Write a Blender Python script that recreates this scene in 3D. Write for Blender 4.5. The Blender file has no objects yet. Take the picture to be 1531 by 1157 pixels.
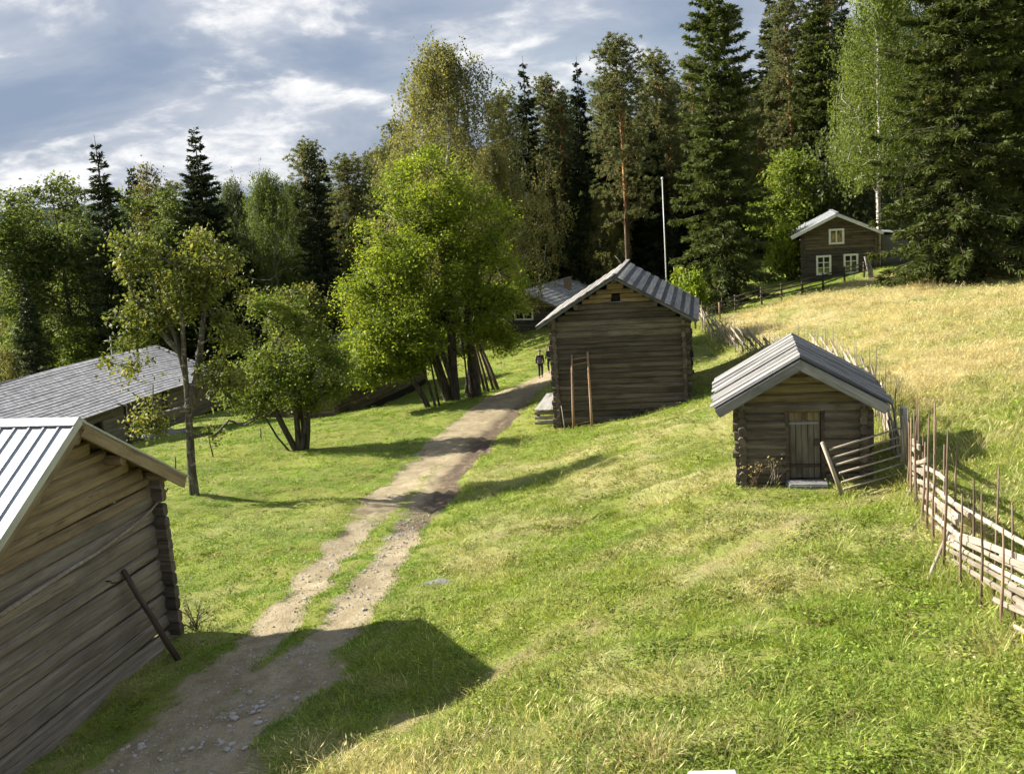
import bpy, bmesh, math, random, time, zlib
import numpy as np
from mathutils import Vector, Matrix
T0 = time.time()
R = math.radians
scene = bpy.context.scene
COL = scene.collection

# ------------------------------------------------------------------ camera
FOC, IW, IH = 1550.0, 1531.0, 1157.0
PITCH, ROLL = R(10.5), R(4.0)
fwd = Vector((0, math.cos(PITCH), -math.sin(PITCH)))
right0 = Vector((1, 0, 0)); up0 = right0.cross(fwd)
rgt = right0 * math.cos(ROLL) - up0 * math.sin(ROLL); upv = rgt.cross(fwd)
cam_d = bpy.data.cameras.new('camera'); cam = bpy.data.objects.new('camera', cam_d); COL.objects.link(cam)
cam.matrix_world = Matrix(((rgt.x, upv.x, -fwd.x, 0), (rgt.y, upv.y, -fwd.y, 0), (rgt.z, upv.z, -fwd.z, 0), (0, 0, 0, 1)))
cam_d.sensor_fit = 'HORIZONTAL'; cam_d.sensor_width = 36.0; cam_d.lens = FOC / IW * 36.0
cam_d.clip_start = 0.1; cam_d.clip_end = 20000
scene.camera = cam

# ------------------------------------------------------------------ sun, sky, exposure
SUN_AZ, SUN_EL = 287.0, 30.0          # compass-like: 0 = +Y, 90 = +X; where the sun stands
a, e = R(SUN_AZ), R(SUN_EL)
sun_dir = Vector((math.sin(a) * math.cos(e), math.cos(a) * math.cos(e), math.sin(e)))
sl = bpy.data.lights.new('sun', 'SUN'); sl.energy = 5.0; sl.angle = R(0.6); sl.color = (1.0, 0.93, 0.80)
so = bpy.data.objects.new('sun', sl); COL.objects.link(so)
so.rotation_euler = sun_dir.to_track_quat('Z', 'Y').to_euler(); so.location = (-40, 0, 60)
scene.view_settings.view_transform = 'Standard'; scene.view_settings.look = 'None'
scene.view_settings.gamma = 1.0; scene.view_settings.use_curve_mapping = False
scene.view_settings.exposure = 1.42
scene.cycles.use_adaptive_sampling = True; scene.cycles.adaptive_threshold = 0.03
scene.cycles.max_bounces = 5; scene.cycles.diffuse_bounces = 3; scene.cycles.glossy_bounces = 2
scene.cycles.transmission_bounces = 3; scene.cycles.transparent_max_bounces = 4
scene.cycles.caustics_reflective = False; scene.cycles.caustics_refractive = False

# ------------------------------------------------------------------ small node helper
class G:
    def __init__(s, tree): s.t = tree; tree.nodes.clear()
    def n(s, typ, ins=None, **props):
        nd = s.t.nodes.new(typ)
        for k, v in props.items(): setattr(nd, k, v)
        for k, v in (ins or {}).items():
            sk = nd.inputs[k]
            if isinstance(v, bpy.types.NodeSocket): s.t.links.new(v, sk)
            else: sk.default_value = v
        return nd
    def l(s, a, b): s.t.links.new(a, b)
    def math(s, op, a, b=0.0, clamp=False):
        return s.n('ShaderNodeMath', {0: a, 1: b}, operation=op, use_clamp=clamp).outputs[0]
    def mix(s, f, a, b, bt='MIX'):
        nd = s.n('ShaderNodeMix', data_type='RGBA', blend_type=bt)
        for i, v in ((0, f), (6, a), (7, b)):
            if isinstance(v, bpy.types.NodeSocket): s.t.links.new(v, nd.inputs[i])
            else: nd.inputs[i].default_value = v if i == 0 else (*v[:3], 1)
        return nd.outputs[2]
    def ramp(s, f, stops, interp='LINEAR'):
        nd = s.n('ShaderNodeValToRGB', {0: f}); cr = nd.color_ramp; cr.interpolation = interp
        while len(cr.elements) < len(stops): cr.elements.new(0.5)
        for el, (p, c) in zip(cr.elements, stops):
            el.position = p; el.color = (c, c, c, 1) if not hasattr(c, '__len__') else (*c[:3], 1)
        return nd.outputs[0]
    def noise(s, vec, scale, detail=4.0, rough=0.55, dist=0.0):
        return s.n('ShaderNodeTexNoise', {'Vector': vec, 'Scale': scale, 'Detail': detail, 'Roughness': rough, 'Distortion': dist}).outputs[0]
    def sstep(s, v, lo, hi):
        return s.n('ShaderNodeMapRange', {0: v, 1: lo, 2: hi}, interpolation_type='SMOOTHSTEP').outputs[0]

# ------------------------------------------------------------------ world: clear sky with a deck of drifting cloud
world = bpy.data.worlds.new('World'); scene.world = world; world.use_nodes = True
g = G(world.node_tree)
sky = g.n('ShaderNodeTexSky', sky_type='NISHITA', sun_disc=False, sun_elevation=R(SUN_EL), sun_rotation=R(SUN_AZ), altitude=200, air_density=1.0, dust_density=0.4, ozone_density=1.2)
tc = g.n('ShaderNodeTexCoord').outputs['Generated']
sx = g.n('ShaderNodeSeparateXYZ', {0: tc})
zc = g.math('MAXIMUM', sx.outputs[2], 0.0)
den = g.math('ADD', zc, 0.30)
cv = g.n('ShaderNodeCombineXYZ', {0: g.math('DIVIDE', sx.outputs[0], den), 1: g.math('DIVIDE', sx.outputs[1], den), 2: 0.0}).outputs[0]
cv = g.n('ShaderNodeMapping', {'Vector': cv, 'Location': (2.14, 14.05, 3.26), 'Scale': (1.0, 1.0, 1.0)}).outputs[0]
n1 = g.noise(cv, 1.7, 9, 0.55, 0.35)
n2 = g.noise(cv, 0.8, 4, 0.5)
n3 = g.noise(cv, 6.0, 7, 0.6, 0.3)
veil = g.sstep(g.math('ADD', n2, g.math('MULTIPLY', n1, 0.4)), 0.42, 0.66)
puff = g.sstep(g.math('ADD', g.math('MULTIPLY', n1, 0.82), g.math('MULTIPLY', n3, 0.20)), 0.512, 0.615)
grey = g.mix(g.sstep(n1, 0.35, 0.6), (0.105, 0.132, 0.185), (0.19, 0.208, 0.245))
white = g.mix(g.sstep(n3, 0.35, 0.65), (0.215, 0.232, 0.268), (0.39, 0.39, 0.39))
skyb = g.n('ShaderNodeBackground', {'Color': sky.outputs[0], 'Strength': 0.05})
greyb = g.n('ShaderNodeBackground', {'Color': grey, 'Strength': 1.0})
whiteb = g.n('ShaderNodeBackground', {'Color': white, 'Strength': 1.0})
m1 = g.n('ShaderNodeMixShader', {0: g.math('ADD', g.math('MULTIPLY', veil, 0.3), 0.65), 1: skyb.outputs[0], 2: greyb.outputs[0]})
m2 = g.n('ShaderNodeMixShader', {0: puff, 1: m1.outputs[0], 2: whiteb.outputs[0]})
g.n('ShaderNodeOutputWorld', {0: m2.outputs[0]})

# ------------------------------------------------------------------ materials
MATS = {}
def new_mat(name):
    m = bpy.data.materials.new(name); m.use_nodes = True; MATS[name] = m
    return m, G(m.node_tree)
def out(g, sh): g.n('ShaderNodeOutputMaterial', {0: sh})
def wood(name, c_light, c_dark, c_crack=(0.02, 0.017, 0.013), cracks=0.5, rough=0.85, vary=0.3, grain=1.0, stain=None):
    m, g = new_mat(name)
    oi = g.n('ShaderNodeObjectInfo')
    tcn = g.n('ShaderNodeTexCoord').outputs['Object']
    off = g.n('ShaderNodeCombineXYZ', {0: g.math('MULTIPLY', oi.outputs['Random'], 37.0), 1: g.math('MULTIPLY', oi.outputs['Random'], 91.0), 2: 0.0}).outputs[0]
    v = g.n('ShaderNodeVectorMath', {0: tcn, 1: off}, operation='ADD').outputs[0]
    va = g.n('ShaderNodeMapping', {'Vector': v, 'Scale': (0.55 * grain, 9 * grain, 9 * grain)}).outputs[0]
    vb = g.n('ShaderNodeMapping', {'Vector': v, 'Scale': (1.1 * grain, 34 * grain, 34 * grain)}).outputs[0]
    vc = g.n('ShaderNodeMapping', {'Vector': v, 'Scale': (0.9, 1.6, 1.6)}).outputs[0]
    na = g.noise(va, 1.0, 5, 0.6, 0.2); nb = g.noise(vb, 1.0, 4, 0.6, 0.3); nc = g.noise(vc, 1.0, 4, 0.6)
    f = g.math('ADD', g.math('MULTIPLY', na, 0.55), g.math('MULTIPLY', nb, 0.45))
    col = g.mix(g.sstep(f, 0.34, 0.66), c_dark, c_light)
    blot = g.sstep(nc, 0.48, 0.70)
    col = g.mix(g.math('MULTIPLY', blot, 0.55), col, stain or tuple(0.45 * x for x in c_dark))
    crack = g.math('MULTIPLY', g.sstep(nb, 0.60, 0.70), cracks)
    col = g.mix(crack, col, c_crack)
    hv = g.n('ShaderNodeHueSaturation', {'Color': col, 'Value': g.math('ADD', g.math('MULTIPLY', oi.outputs['Random'], 2 * vary), 1.0 - vary), 'Saturation': 1.0})
    b = g.n('ShaderNodeBump', {'Height': g.math('ADD', f, g.math('MULTIPLY', crack, -0.6)), 'Strength': 0.5, 'Distance': 0.02})
    p = g.n('ShaderNodeBsdfPrincipled', {'Base Color': hv.outputs[0], 'Roughness': rough, 'Normal': b.outputs[0], 'Specular IOR Level': 0.25})
    out(g, p.outputs[0]); return m
def plain(name, col, rough=0.7, metal=0.0, var=0.15, scale=6.0, spec=0.4, bump=0.0):
    m, g = new_mat(name)
    oi = g.n('ShaderNodeObjectInfo'); tcn = g.n('ShaderNodeTexCoord').outputs['Object']
    nn = g.noise(tcn, scale, 6, 0.6)
    c = g.mix(g.sstep(nn, 0.3, 0.7), tuple(x * (1 - var) for x in col), tuple(min(1, x * (1 + var)) for x in col))
    p = g.n('ShaderNodeBsdfPrincipled', {'Base Color': c, 'Roughness': rough, 'Metallic': metal, 'Specular IOR Level': spec})
    if bump:
        g.l(g.n('ShaderNodeBump', {'Height': nn, 'Strength': bump, 'Distance': 0.05}).outputs[0], p.inputs['Normal'])
    out(g, p.outputs[0]); return m
def leaf(name, c1, c2, c3=None, trans=0.4, rough=0.55, spec=0.25, tboost=1.5):
    m, g = new_mat(name)
    tint = g.n('ShaderNodeAttribute', attribute_name='tint').outputs['Fac']
    oi = g.n('ShaderNodeObjectInfo').outputs['Random']
    col = g.mix(tint, c1, c2)
    if c3: col = g.mix(g.sstep(tint, 0.90, 0.97), col, c3)
    col = g.n('ShaderNodeHueSaturation', {'Color': col, 'Value': g.math('ADD', g.math('MULTIPLY', oi, 0.3), 0.85)}).outputs[0]
    p = g.n('ShaderNodeBsdfPrincipled', {'Base Color': col, 'Roughness': rough, 'Specular IOR Level': spec})
    tcol = g.mix(1.0, col, (tboost, tboost * 0.98, tboost * 0.55), 'MULTIPLY')
    t = g.n('ShaderNodeBsdfTranslucent', {'Color': tcol})
    mx = g.n('ShaderNodeMixShader', {0: trans, 1: p.outputs[0], 2: t.outputs[0]})
    out(g, mx.outputs[0]); return m
def bark(name, c_low, c_high=None, z0=4.0, z1=9.0, fleck=None, rough=0.9):
    m, g = new_mat(name)
    tcn = g.n('ShaderNodeTexCoord').outputs['Object']
    v = g.n('ShaderNodeMapping', {'Vector': tcn, 'Scale': (9, 9, 2.0)}).outputs[0]
    nn = g.noise(v, 1.0, 5, 0.65)
    base = c_low
    if c_high:
        zz = g.n('ShaderNodeSeparateXYZ', {0: tcn}).outputs[2]
        base = g.mix(g.sstep(zz, z0, z1), c_low, c_high)
    dark = g.mix(1.0, base, (0.35, 0.33, 0.32), 'MULTIPLY')
    col = g.mix(g.sstep(nn, 0.35, 0.6), dark, base)
    if fleck:
        v2 = g.n('ShaderNodeMapping', {'Vector': tcn, 'Scale': (3, 3, 9)}).outputs[0]
        col = g.mix(g.sstep(g.noise(v2, 1.0, 3, 0.6), 0.56, 0.62), col, fleck)
    p = g.n('ShaderNodeBsdfPrincipled', {'Base Color': col, 'Roughness': rough, 'Specular IOR Level': 0.2,
        'Normal': g.n('ShaderNodeBump', {'Height': nn, 'Strength': 0.7, 'Distance': 0.04}).outputs[0]})
    out(g, p.outputs[0]); return m

# weathered timber
wood('log_grey', (0.165, 0.138, 0.112), (0.055, 0.044, 0.035), cracks=0.85, vary=0.4, stain=(0.03, 0.025, 0.02))
wood('log_dark', (0.12, 0.095, 0.075), (0.045, 0.035, 0.028), cracks=0.7, vary=0.25)
wood('log_tan', (0.27, 0.20, 0.11), (0.13, 0.093, 0.052), cracks=0.6, vary=0.2, stain=(0.07, 0.05, 0.03))
wood('log_olive', (0.275, 0.242, 0.19), (0.145, 0.123, 0.095), cracks=0.8, vary=0.12, stain=(0.12, 0.10, 0.085))
wood('log_olive_tan', (0.33, 0.26, 0.155), (0.18, 0.135, 0.08), cracks=0.7, vary=0.10, stain=(0.12, 0.085, 0.05))
wood('log_shed', (0.17, 0.148, 0.115), (0.068, 0.056, 0.042), cracks=0.75, vary=0.28, stain=(0.05, 0.04, 0.03))
wood('log_shed_tan', (0.25, 0.205, 0.105), (0.115, 0.088, 0.045), cracks=0.6, vary=0.2, stain=(0.045, 0.033, 0.022))
wood('log_house', (0.20, 0.16, 0.105), (0.08, 0.065, 0.047), cracks=0.7, vary=0.22)
wood('log_house_dark', (0.13, 0.112, 0.098), (0.05, 0.044, 0.04), cracks=0.5, vary=0.2)
wood('board_grey', (0.32, 0.315, 0.31), (0.16, 0.157, 0.155), cracks=0.65, vary=0.2, stain=(0.075, 0.08, 0.055))
wood('board_grey_dark', (0.125, 0.125, 0.13), (0.06, 0.06, 0.063), cracks=0.6, vary=0.2)
wood('board_silver', (0.42, 0.405, 0.385), (0.21, 0.20, 0.185), cracks=0.7, vary=0.25, stain=(0.10, 0.105, 0.07))
wood('board_tan', (0.40, 0.31, 0.20), (0.22, 0.165, 0.10), cracks=0.5, vary=0.15)
wood('door_wood', (0.20, 0.185, 0.14), (0.09, 0.078, 0.06), cracks=0.7, vary=0.25, grain=1.3)
wood('rail_wood', (0.44, 0.39, 0.325), (0.22, 0.185, 0.145), cracks=0.7, vary=0.3, stain=(0.18, 0.13, 0.09))
wood('rail_grey', (0.40, 0.34, 0.27), (0.19, 0.155, 0.12), cracks=0.6, vary=0.4, stain=(0.07, 0.055, 0.04))
wood('rail_dark', (0.10, 0.085, 0.07), (0.045, 0.038, 0.03), cracks=0.5, vary=0.25)
wood('stake_wood', (0.30, 0.22, 0.155), (0.13, 0.085, 0.06), cracks=0.5, vary=0.35, grain=2.0)
wood('pole_brown', (0.38, 0.25, 0.16), (0.22, 0.14, 0.085), cracks=0.3, vary=0.12)
wood('stone_step', (0.25, 0.25, 0.25), (0.14, 0.14, 0.145), cracks=0.1, vary=0.1, grain=0.5)
plain('paint_white', (0.78, 0.78, 0.76), 0.5, var=0.06)
plain('paint_pole', (0.60, 0.60, 0.585), 0.4, var=0.04)
plain('brick_old', (0.30, 0.22, 0.17), 0.9, var=0.3, bump=0.4)
plain('stone_grey', (0.20, 0.195, 0.19), 0.9, var=0.35, scale=9, bump=0.6)
plain('stone_pale', (0.46, 0.44, 0.41), 0.9, var=0.3, scale=12, bump=0.5)
plain('iron', (0.06, 0.055, 0.05), 0.6, metal=0.5)
plain('dark_inside', (0.012, 0.011, 0.010), 0.9)
plain('metal_dull', (0.15, 0.16, 0.18), 0.5, metal=0.3, var=0.12, scale=2.0)
plain('cloth_black', (0.016, 0.017, 0.022), 0.85, var=0.4)
plain('cloth_navy', (0.022, 0.026, 0.04), 0.85, var=0.4)
plain('cloth_grey', (0.09, 0.10, 0.13), 0.85, var=0.3)
plain('skin', (0.42, 0.26, 0.19), 0.55, var=0.1)
plain('hair_dark', (0.03, 0.022, 0.016), 0.6)
plain('shoe', (0.02, 0.018, 0.016), 0.6)
def metal_sheet():
    m, g = new_mat('metal_sheet')
    tcn = g.n('ShaderNodeTexCoord').outputs['Object']
    v = g.n('ShaderNodeMapping', {'Vector': tcn, 'Scale': (0.5, 3.0, 3.0)}).outputs[0]
    nn = g.noise(v, 1.6, 5, 0.6); n2 = g.noise(tcn, 12.0, 3, 0.5)
    c = g.mix(g.sstep(nn, 0.3, 0.72), (0.36, 0.38, 0.41), (0.52, 0.545, 0.58))
    p = g.n('ShaderNodeBsdfPrincipled', {'Base Color': c, 'Metallic': 0.55, 'Roughness': g.math('ADD', g.math('MULTIPLY', n2, 0.2), 0.38),
        'Normal': g.n('ShaderNodeBump', {'Height': nn, 'Strength': 0.12, 'Distance': 0.05}).outputs[0]})
    out(g, p.outputs[0])
metal_sheet()
def glass():
    m, g = new_mat('window_glass')
    gl = g.n('ShaderNodeBsdfGlossy', {'Color': (0.9, 0.95, 0.9, 1), 'Roughness': 0.03})
    tr = g.n('ShaderNodeBsdfTransparent', {'Color': (0.55, 0.58, 0.55, 1)})
    fr = g.n('ShaderNodeFresnel', {'IOR': 1.5})
    out(g, g.n('ShaderNodeMixShader', {0: g.math('ADD', fr.outputs[0], 0.06), 1: tr.outputs[0], 2: gl.outputs[0]}).outputs[0])
glass()
def shingle():
    m, g = new_mat('shingle')
    tcn = g.n('ShaderNodeTexCoord').outputs['Object']; oi = g.n('ShaderNodeObjectInfo').outputs['Random']
    off = g.n('ShaderNodeCombineXYZ', {0: g.math('MULTIPLY', oi, 53.0), 1: g.math('MULTIPLY', oi, 7.0), 2: 0.0}).outputs[0]
    v = g.n('ShaderNodeVectorMath', {0: tcn, 1: off}, operation='ADD').outputs[0]
    vy = g.n('ShaderNodeMapping', {'Vector': v, 'Scale': (7.0, 0.6, 1.0)}).outputs[0]
    cell = g.n('ShaderNodeTexVoronoi', {'Vector': vy, 'Scale': 1.0, 'Randomness': 0.9}).outputs['Color']
    cv = g.n('ShaderNodeSeparateColor', {0: cell}).outputs[0]
    n = g.noise(g.n('ShaderNodeMapping', {'Vector': v, 'Scale': (16, 2.5, 1)}).outputs[0], 1.0, 5, 0.65)
    n2 = g.noise(g.n('ShaderNodeMapping', {'Vector': v, 'Scale': (0.5, 0.8, 1)}).outputs[0], 1.0, 4, 0.6)
    c = g.mix(g.sstep(g.math('ADD', g.math('MULTIPLY', cv, 0.25), g.math('MULTIPLY', n, 0.75)), 0.25, 0.78), (0.22, 0.22, 0.23), (0.50, 0.495, 0.50))
    c = g.mix(g.math('MULTIPLY', g.sstep(n2, 0.5, 0.72), 0.5), c, (0.16, 0.158, 0.165))
    p = g.n('ShaderNodeBsdfPrincipled', {'Base Color': c, 'Roughness': 0.8, 'Specular IOR Level': 0.3, 'Normal': g.n('ShaderNodeBump', {'Height': g.math('ADD', g.math('MULTIPLY', cv, 0.4), n), 'Strength': 0.5, 'Distance': 0.02}).outputs[0]})
    out(g, p.outputs[0])
shingle()
# foliage and bark
leaf('leaf_rowan', (0.08, 0.13, 0.014), (0.285, 0.335, 0.045), None, 0.52)
leaf('leaf_willow', (0.07, 0.115, 0.018), (0.23, 0.275, 0.055), None, 0.5)
leaf('leaf_apple', (0.07, 0.095, 0.020), (0.20, 0.215, 0.055), (0.26, 0.22, 0.06), 0.40)
leaf('leaf_birch', (0.105, 0.112, 0.04), (0.265, 0.255, 0.10), (0.38, 0.29, 0.07), 0.42)
leaf('leaf_birch_green', (0.07, 0.112, 0.02), (0.21, 0.25, 0.055), None, 0.48)
leaf('leaf_sallow', (0.075, 0.10, 0.045), (0.18, 0.21, 0.10), None, 0.35)
leaf('leaf_aspen', (0.048, 0.08, 0.022), (0.16, 0.195, 0.055), None, 0.45)
leaf('leaf_orange', (0.07, 0.085, 0.028), (0.19, 0.17, 0.06), (0.34, 0.16, 0.05), 0.4)
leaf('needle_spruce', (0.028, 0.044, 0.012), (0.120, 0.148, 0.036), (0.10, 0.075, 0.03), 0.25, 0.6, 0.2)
leaf('needle_spruce_dark', (0.016, 0.028, 0.012), (0.045, 0.060, 0.020), None, 0.15, 0.6, 0.2)
leaf('needle_pine', (0.08, 0.10, 0.042), (0.235, 0.24, 0.11), None, 0.33, 0.6, 0.2)
leaf('weed', (0.05, 0.11, 0.02), (0.13, 0.20, 0.045), (0.30, 0.25, 0.08), 0.4)
leaf('straw', (0.40, 0.31, 0.13), (0.62, 0.50, 0.26), None, 0.35)
bark('bark_grey', (0.135, 0.12, 0.098), fleck=(0.23, 0.22, 0.18))
bark('bark_dark', (0.085, 0.072, 0.058))
bark('bark_pine', (0.13, 0.095, 0.07), (0.46, 0.235, 0.10), 5.0, 12.0)
bark('bark_birch', (0.60, 0.57, 0.52), fleck=(0.06, 0.055, 0.05))
bark('bark_spruce', (0.11, 0.09, 0.075))

# ------------------------------------------------------------------ object and mesh helpers
def tag(o, label=None, cat=None, group=None, kind=None):
    if label: o['label'] = label
    if cat: o['category'] = cat
    if group: o['group'] = group
    if kind: o['kind'] = kind
    return o
def empty(name, loc=(0, 0, 0), rz=0.0, parent=None):
    o = bpy.data.objects.new(name, None); COL.objects.link(o); o.location = loc; o.rotation_euler = (0, 0, rz)
    o.empty_display_size = 0.3
    if parent: o.parent = parent
    return o
def obj(name, me, parent=None, loc=(0, 0, 0), rot=(0, 0, 0), scale=(1, 1, 1), mat=None, M=None):
    o = bpy.data.objects.new(name, me); COL.objects.link(o)
    if parent: o.parent = parent
    if M is not None: o.matrix_local = M
    else: o.location = loc; o.rotation_euler = rot; o.scale = scale
    if mat:
        if not me.materials: me.materials.append(None)
        o.material_slots[0].link = 'OBJECT'; o.material_slots[0].material = MATS[mat]
    return o
def np_mesh(name, V, F, mat=None, tint=None, smooth=False):
    me = bpy.data.meshes.new(name); V = np.ascontiguousarray(V, np.float32); F = np.ascontiguousarray(F, np.int32)
    n, k = F.shape
    me.vertices.add(len(V)); me.vertices.foreach_set('co', V.ravel())
    me.loops.add(n * k); me.loops.foreach_set('vertex_index', F.ravel())
    me.polygons.add(n); me.polygons.foreach_set('loop_start', np.arange(0, n * k, k, dtype=np.int32))
    if smooth: me.polygons.foreach_set('use_smooth', np.ones(n, bool))
    me.update(calc_edges=True)
    if tint is not None:
        at_ = me.attributes.new('tint', 'FLOAT', 'POINT'); at_.data.foreach_set('value', np.ascontiguousarray(tint, np.float32))
    if mat: me.materials.append(MATS[mat])
    return me
def py_mesh(name, V, F, mat=None, smooth=False):
    me = bpy.data.meshes.new(name); me.from_pydata([tuple(v) for v in V], [], [tuple(f) for f in F])
    if smooth: me.polygons.foreach_set('use_smooth', np.ones(len(F), bool))
    if mat: me.materials.append(MATS[mat])
    me.update(); return me
rng = random.Random(11)
_cache = {}
def log_mesh(L, w, h, rows=6, chamf=0.30, var=0, rough=0.015):
    """a hewn log lying along +X from 0, octagon section, slightly uneven"""
    key = ('log', round(L, 2), round(w, 3), round(h, 3), rows, var)
    if key in _cache: return _cache[key]
    r = random.Random(zlib.crc32(repr(key).encode()))
    c = chamf * min(w, h)
    prof = [(-w/2+c, -h/2), (w/2-c, -h/2), (w/2, -h/2+c), (w/2, h/2-c), (w/2-c, h/2), (-w/2+c, h/2), (-w/2, h/2-c), (-w/2, -h/2+c)]
    V = []; F = []
    for i in range(rows):
        x = L * i / (rows - 1); dy = r.uniform(-rough, rough); dz = r.uniform(-rough, rough) * 0.6
        for (y, z) in prof: V.append((x, y + dy + r.uniform(-rough, rough) * 0.5, z + dz + r.uniform(-rough, rough) * 0.35))
    for i in range(rows - 1):
        for j in range(8):
            F.append((i*8+j, i*8+(j+1) % 8, (i+1)*8+(j+1) % 8, (i+1)*8+j))
    F.append(tuple(range(7, -1, -1))); F.append(tuple(range((rows-1)*8, rows*8)))
    _cache[key] = py_mesh('log', V, F); return _cache[key]
def box_mesh(x0, x1, y0, y1, z0, z1, key=None, jit=0.0):
    k = ('box', round(x0, 3), round(x1, 3), round(y0, 3), round(y1, 3), round(z0, 3), round(z1, 3), key)
    if k in _cache: return _cache[k]
    r = random.Random(zlib.crc32(repr(k).encode())); q = lambda: r.uniform(-jit, jit)
    V = [(x + q(), y + q(), z + q()) for x in (x0, x1) for y in (y0, y1) for z in (z0, z1)]
    F = [(0, 1, 3, 2), (4, 6, 7, 5), (0, 4, 5, 1), (2, 3, 7, 6), (0, 2, 6, 4), (1, 5, 7, 3)]
    _cache[k] = py_mesh('box', V, F); return _cache[k]
def bevel_box(x0, x1, y0, y1, z0, z1, b=0.02):
    me = bpy.data.meshes.new('bevelled'); bm = bmesh.new()
    bmesh.ops.create_cube(bm, size=1.0)
    for v in bm.verts:
        v.co = Vector(((x0+x1)/2 + v.co.x*(x1-x0), (y0+y1)/2 + v.co.y*(y1-y0), (z0+z1)/2 + v.co.z*(z1-z0)))
    bmesh.ops.bevel(bm, geom=bm.edges[:], offset=b, segments=2, affect='EDGES')
    bm.to_mesh(me); bm.free(); return me
def tube_arrays(P, rad, sides=6):
    """tube along points P (n,3) with radii; returns verts, quads"""
    P = np.asarray(P, float); n = len(P); rad = np.broadcast_to(rad, (n,))
    t = np.gradient(P, axis=0); t /= np.linalg.norm(t, axis=1)[:, None] + 1e-9
    ref = np.where(np.abs(t[:, 2:3]) > 0.9, np.array([[1., 0, 0]]), np.array([[0, 0, 1.]]))
    a_ = np.cross(t, ref); a_ /= np.linalg.norm(a_, axis=1)[:, None] + 1e-9; b_ = np.cross(t, a_)
    th = np.linspace(0, 2*np.pi, sides, endpoint=False)
    V = P[:, None] + rad[:, None, None] * (np.cos(th)[None, :, None] * a_[:, None] + np.sin(th)[None, :, None] * b_[:, None])
    idx = np.arange(n * sides).reshape(n, sides)
    F = np.stack([idx[:-1], np.roll(idx, -1, 1)[:-1], np.roll(idx, -1, 1)[1:], idx[1:]], -1).reshape(-1, 4)
    return V.reshape(-1, 3), F
def tube_mesh(name, paths, sides=6, mat=None, smooth=True):
    Vs, Fs, o = [], [], 0
    for P, r in paths:
        V, F = tube_arrays(P, r, sides); 
        k = len(V); c0 = V[:sides].mean(0); c1 = V[-sides:].mean(0)
        V = np.vstack([V, c0[None], c1[None]])
        i = np.arange(sides); j = (i + 1) % sides
        cap0 = np.stack([np.full(sides, k), j, i, np.full(sides, k)], 1); cap1 = np.stack([np.full(sides, k+1), k-sides+i, k-sides+j, np.full(sides, k+1)], 1)
        Vs.append(V); Fs += [list(map(int, f)) for f in (F + o)]
        Fs += [[int(a_)+o for a_ in f[:3]] for f in cap0] + [[int(a_)+o for a_ in f[:3]] for f in cap1]
        o += len(V)
    return py_mesh(name, np.vstack(Vs), Fs, mat, smooth)
def pole(name, parent, p0, p1, r0, r1, mat, wob=0.0, rows=4, sides=6):
    """a straightish pole as its own object whose X axis runs along it"""
    p0 = Vector(p0); p1 = Vector(p1); d = p1 - p0; L = d.length
    P = []
    for i in range(rows):
        t = i / (rows - 1); P.append((L * t, rng.uniform(-wob, wob) * (0 < i < rows - 1), rng.uniform(-wob, wob) * (0 < i < rows - 1)))
    me = tube_mesh(name, [(P, np.linspace(r0, r1, rows))], sides)
    q = d.to_track_quat('X', 'Z')
    o = obj(name, me, parent, mat=mat); o.location = p0; o.rotation_mode = 'QUATERNION'; o.rotation_quaternion = q
    return o
def rock_mesh(seed, sub=2, flat=0.6):
    bm = bmesh.new(); bmesh.ops.create_icosphere(bm, subdivisions=sub, radius=1.0); r = random.Random(seed)
    dirs = [Vector((r.gauss(0, 1), r.gauss(0, 1), r.gauss(0, 1))).normalized() for _ in range(7)]; cut = [r.uniform(0.62, 0.9) for _ in dirs]
    for v in bm.verts:
        for d_, c_ in zip(dirs, cut):
            k = v.co.dot(d_)
            if k > c_: v.co -= d_ * (k - c_)
        v.co.z *= flat; v.co *= 1 + r.uniform(-0.03, 0.03)
    me = bpy.data.meshes.new('rock'); bm.to_mesh(me); bm.free(); return me
def vnoise(x, y, sc, seed=0):
    x = np.asarray(x, float) / sc + seed * 17.3; y = np.asarray(y, float) / sc + seed * 9.7
    xi = np.floor(x); yi = np.floor(y); fx = x - xi; fy = y - yi; fx = fx*fx*(3-2*fx); fy = fy*fy*(3-2*fy)
    def h(i, j):
        s = np.sin(i * 127.1 + j * 311.7 + seed * 74.7) * 43758.5453
        return s - np.floor(s)
    return (h(xi, yi)*(1-fx) + h(xi+1, yi)*fx)*(1-fy) + (h(xi, yi+1)*(1-fx) + h(xi+1, yi+1)*fx)*fy
def fnoise(x, y, sc, seed=0, oct=4):
    s = 0; a_ = 0.5; t = 0
    for o in range(oct): s = s + a_ * vnoise(x, y, sc / 2**o, seed + o); t += a_; a_ *= 0.55
    return s / t
def sst(v, a_, b_):
    t = np.clip((v - a_) / (b_ - a_), 0, 1); return t*t*(3-2*t)
def seg_dist(x, y, pts):
    """distance to a polyline and the side-signed offset"""
    best = np.full(np.shape(x), 1e9); sg = np.zeros(np.shape(x)); along = np.zeros(np.shape(x)); acc = 0
    for (x0, y0), (x1, y1) in zip(pts[:-1], pts[1:]):
        dx, dy = x1-x0, y1-y0; L2 = dx*dx + dy*dy
        t = np.clip(((x-x0)*dx + (y-y0)*dy) / L2, 0, 1)
        ex, ey = x-(x0+t*dx), y-(y0+t*dy); d = np.hypot(ex, ey); s = (ex*dy - ey*dx) / math.sqrt(L2)
        m = d < best; best = np.where(m, d, best); sg = np.where(m, s, sg); along = np.where(m, acc + t*math.sqrt(L2), along); acc += math.sqrt(L2)
    return best, sg, along
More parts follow.
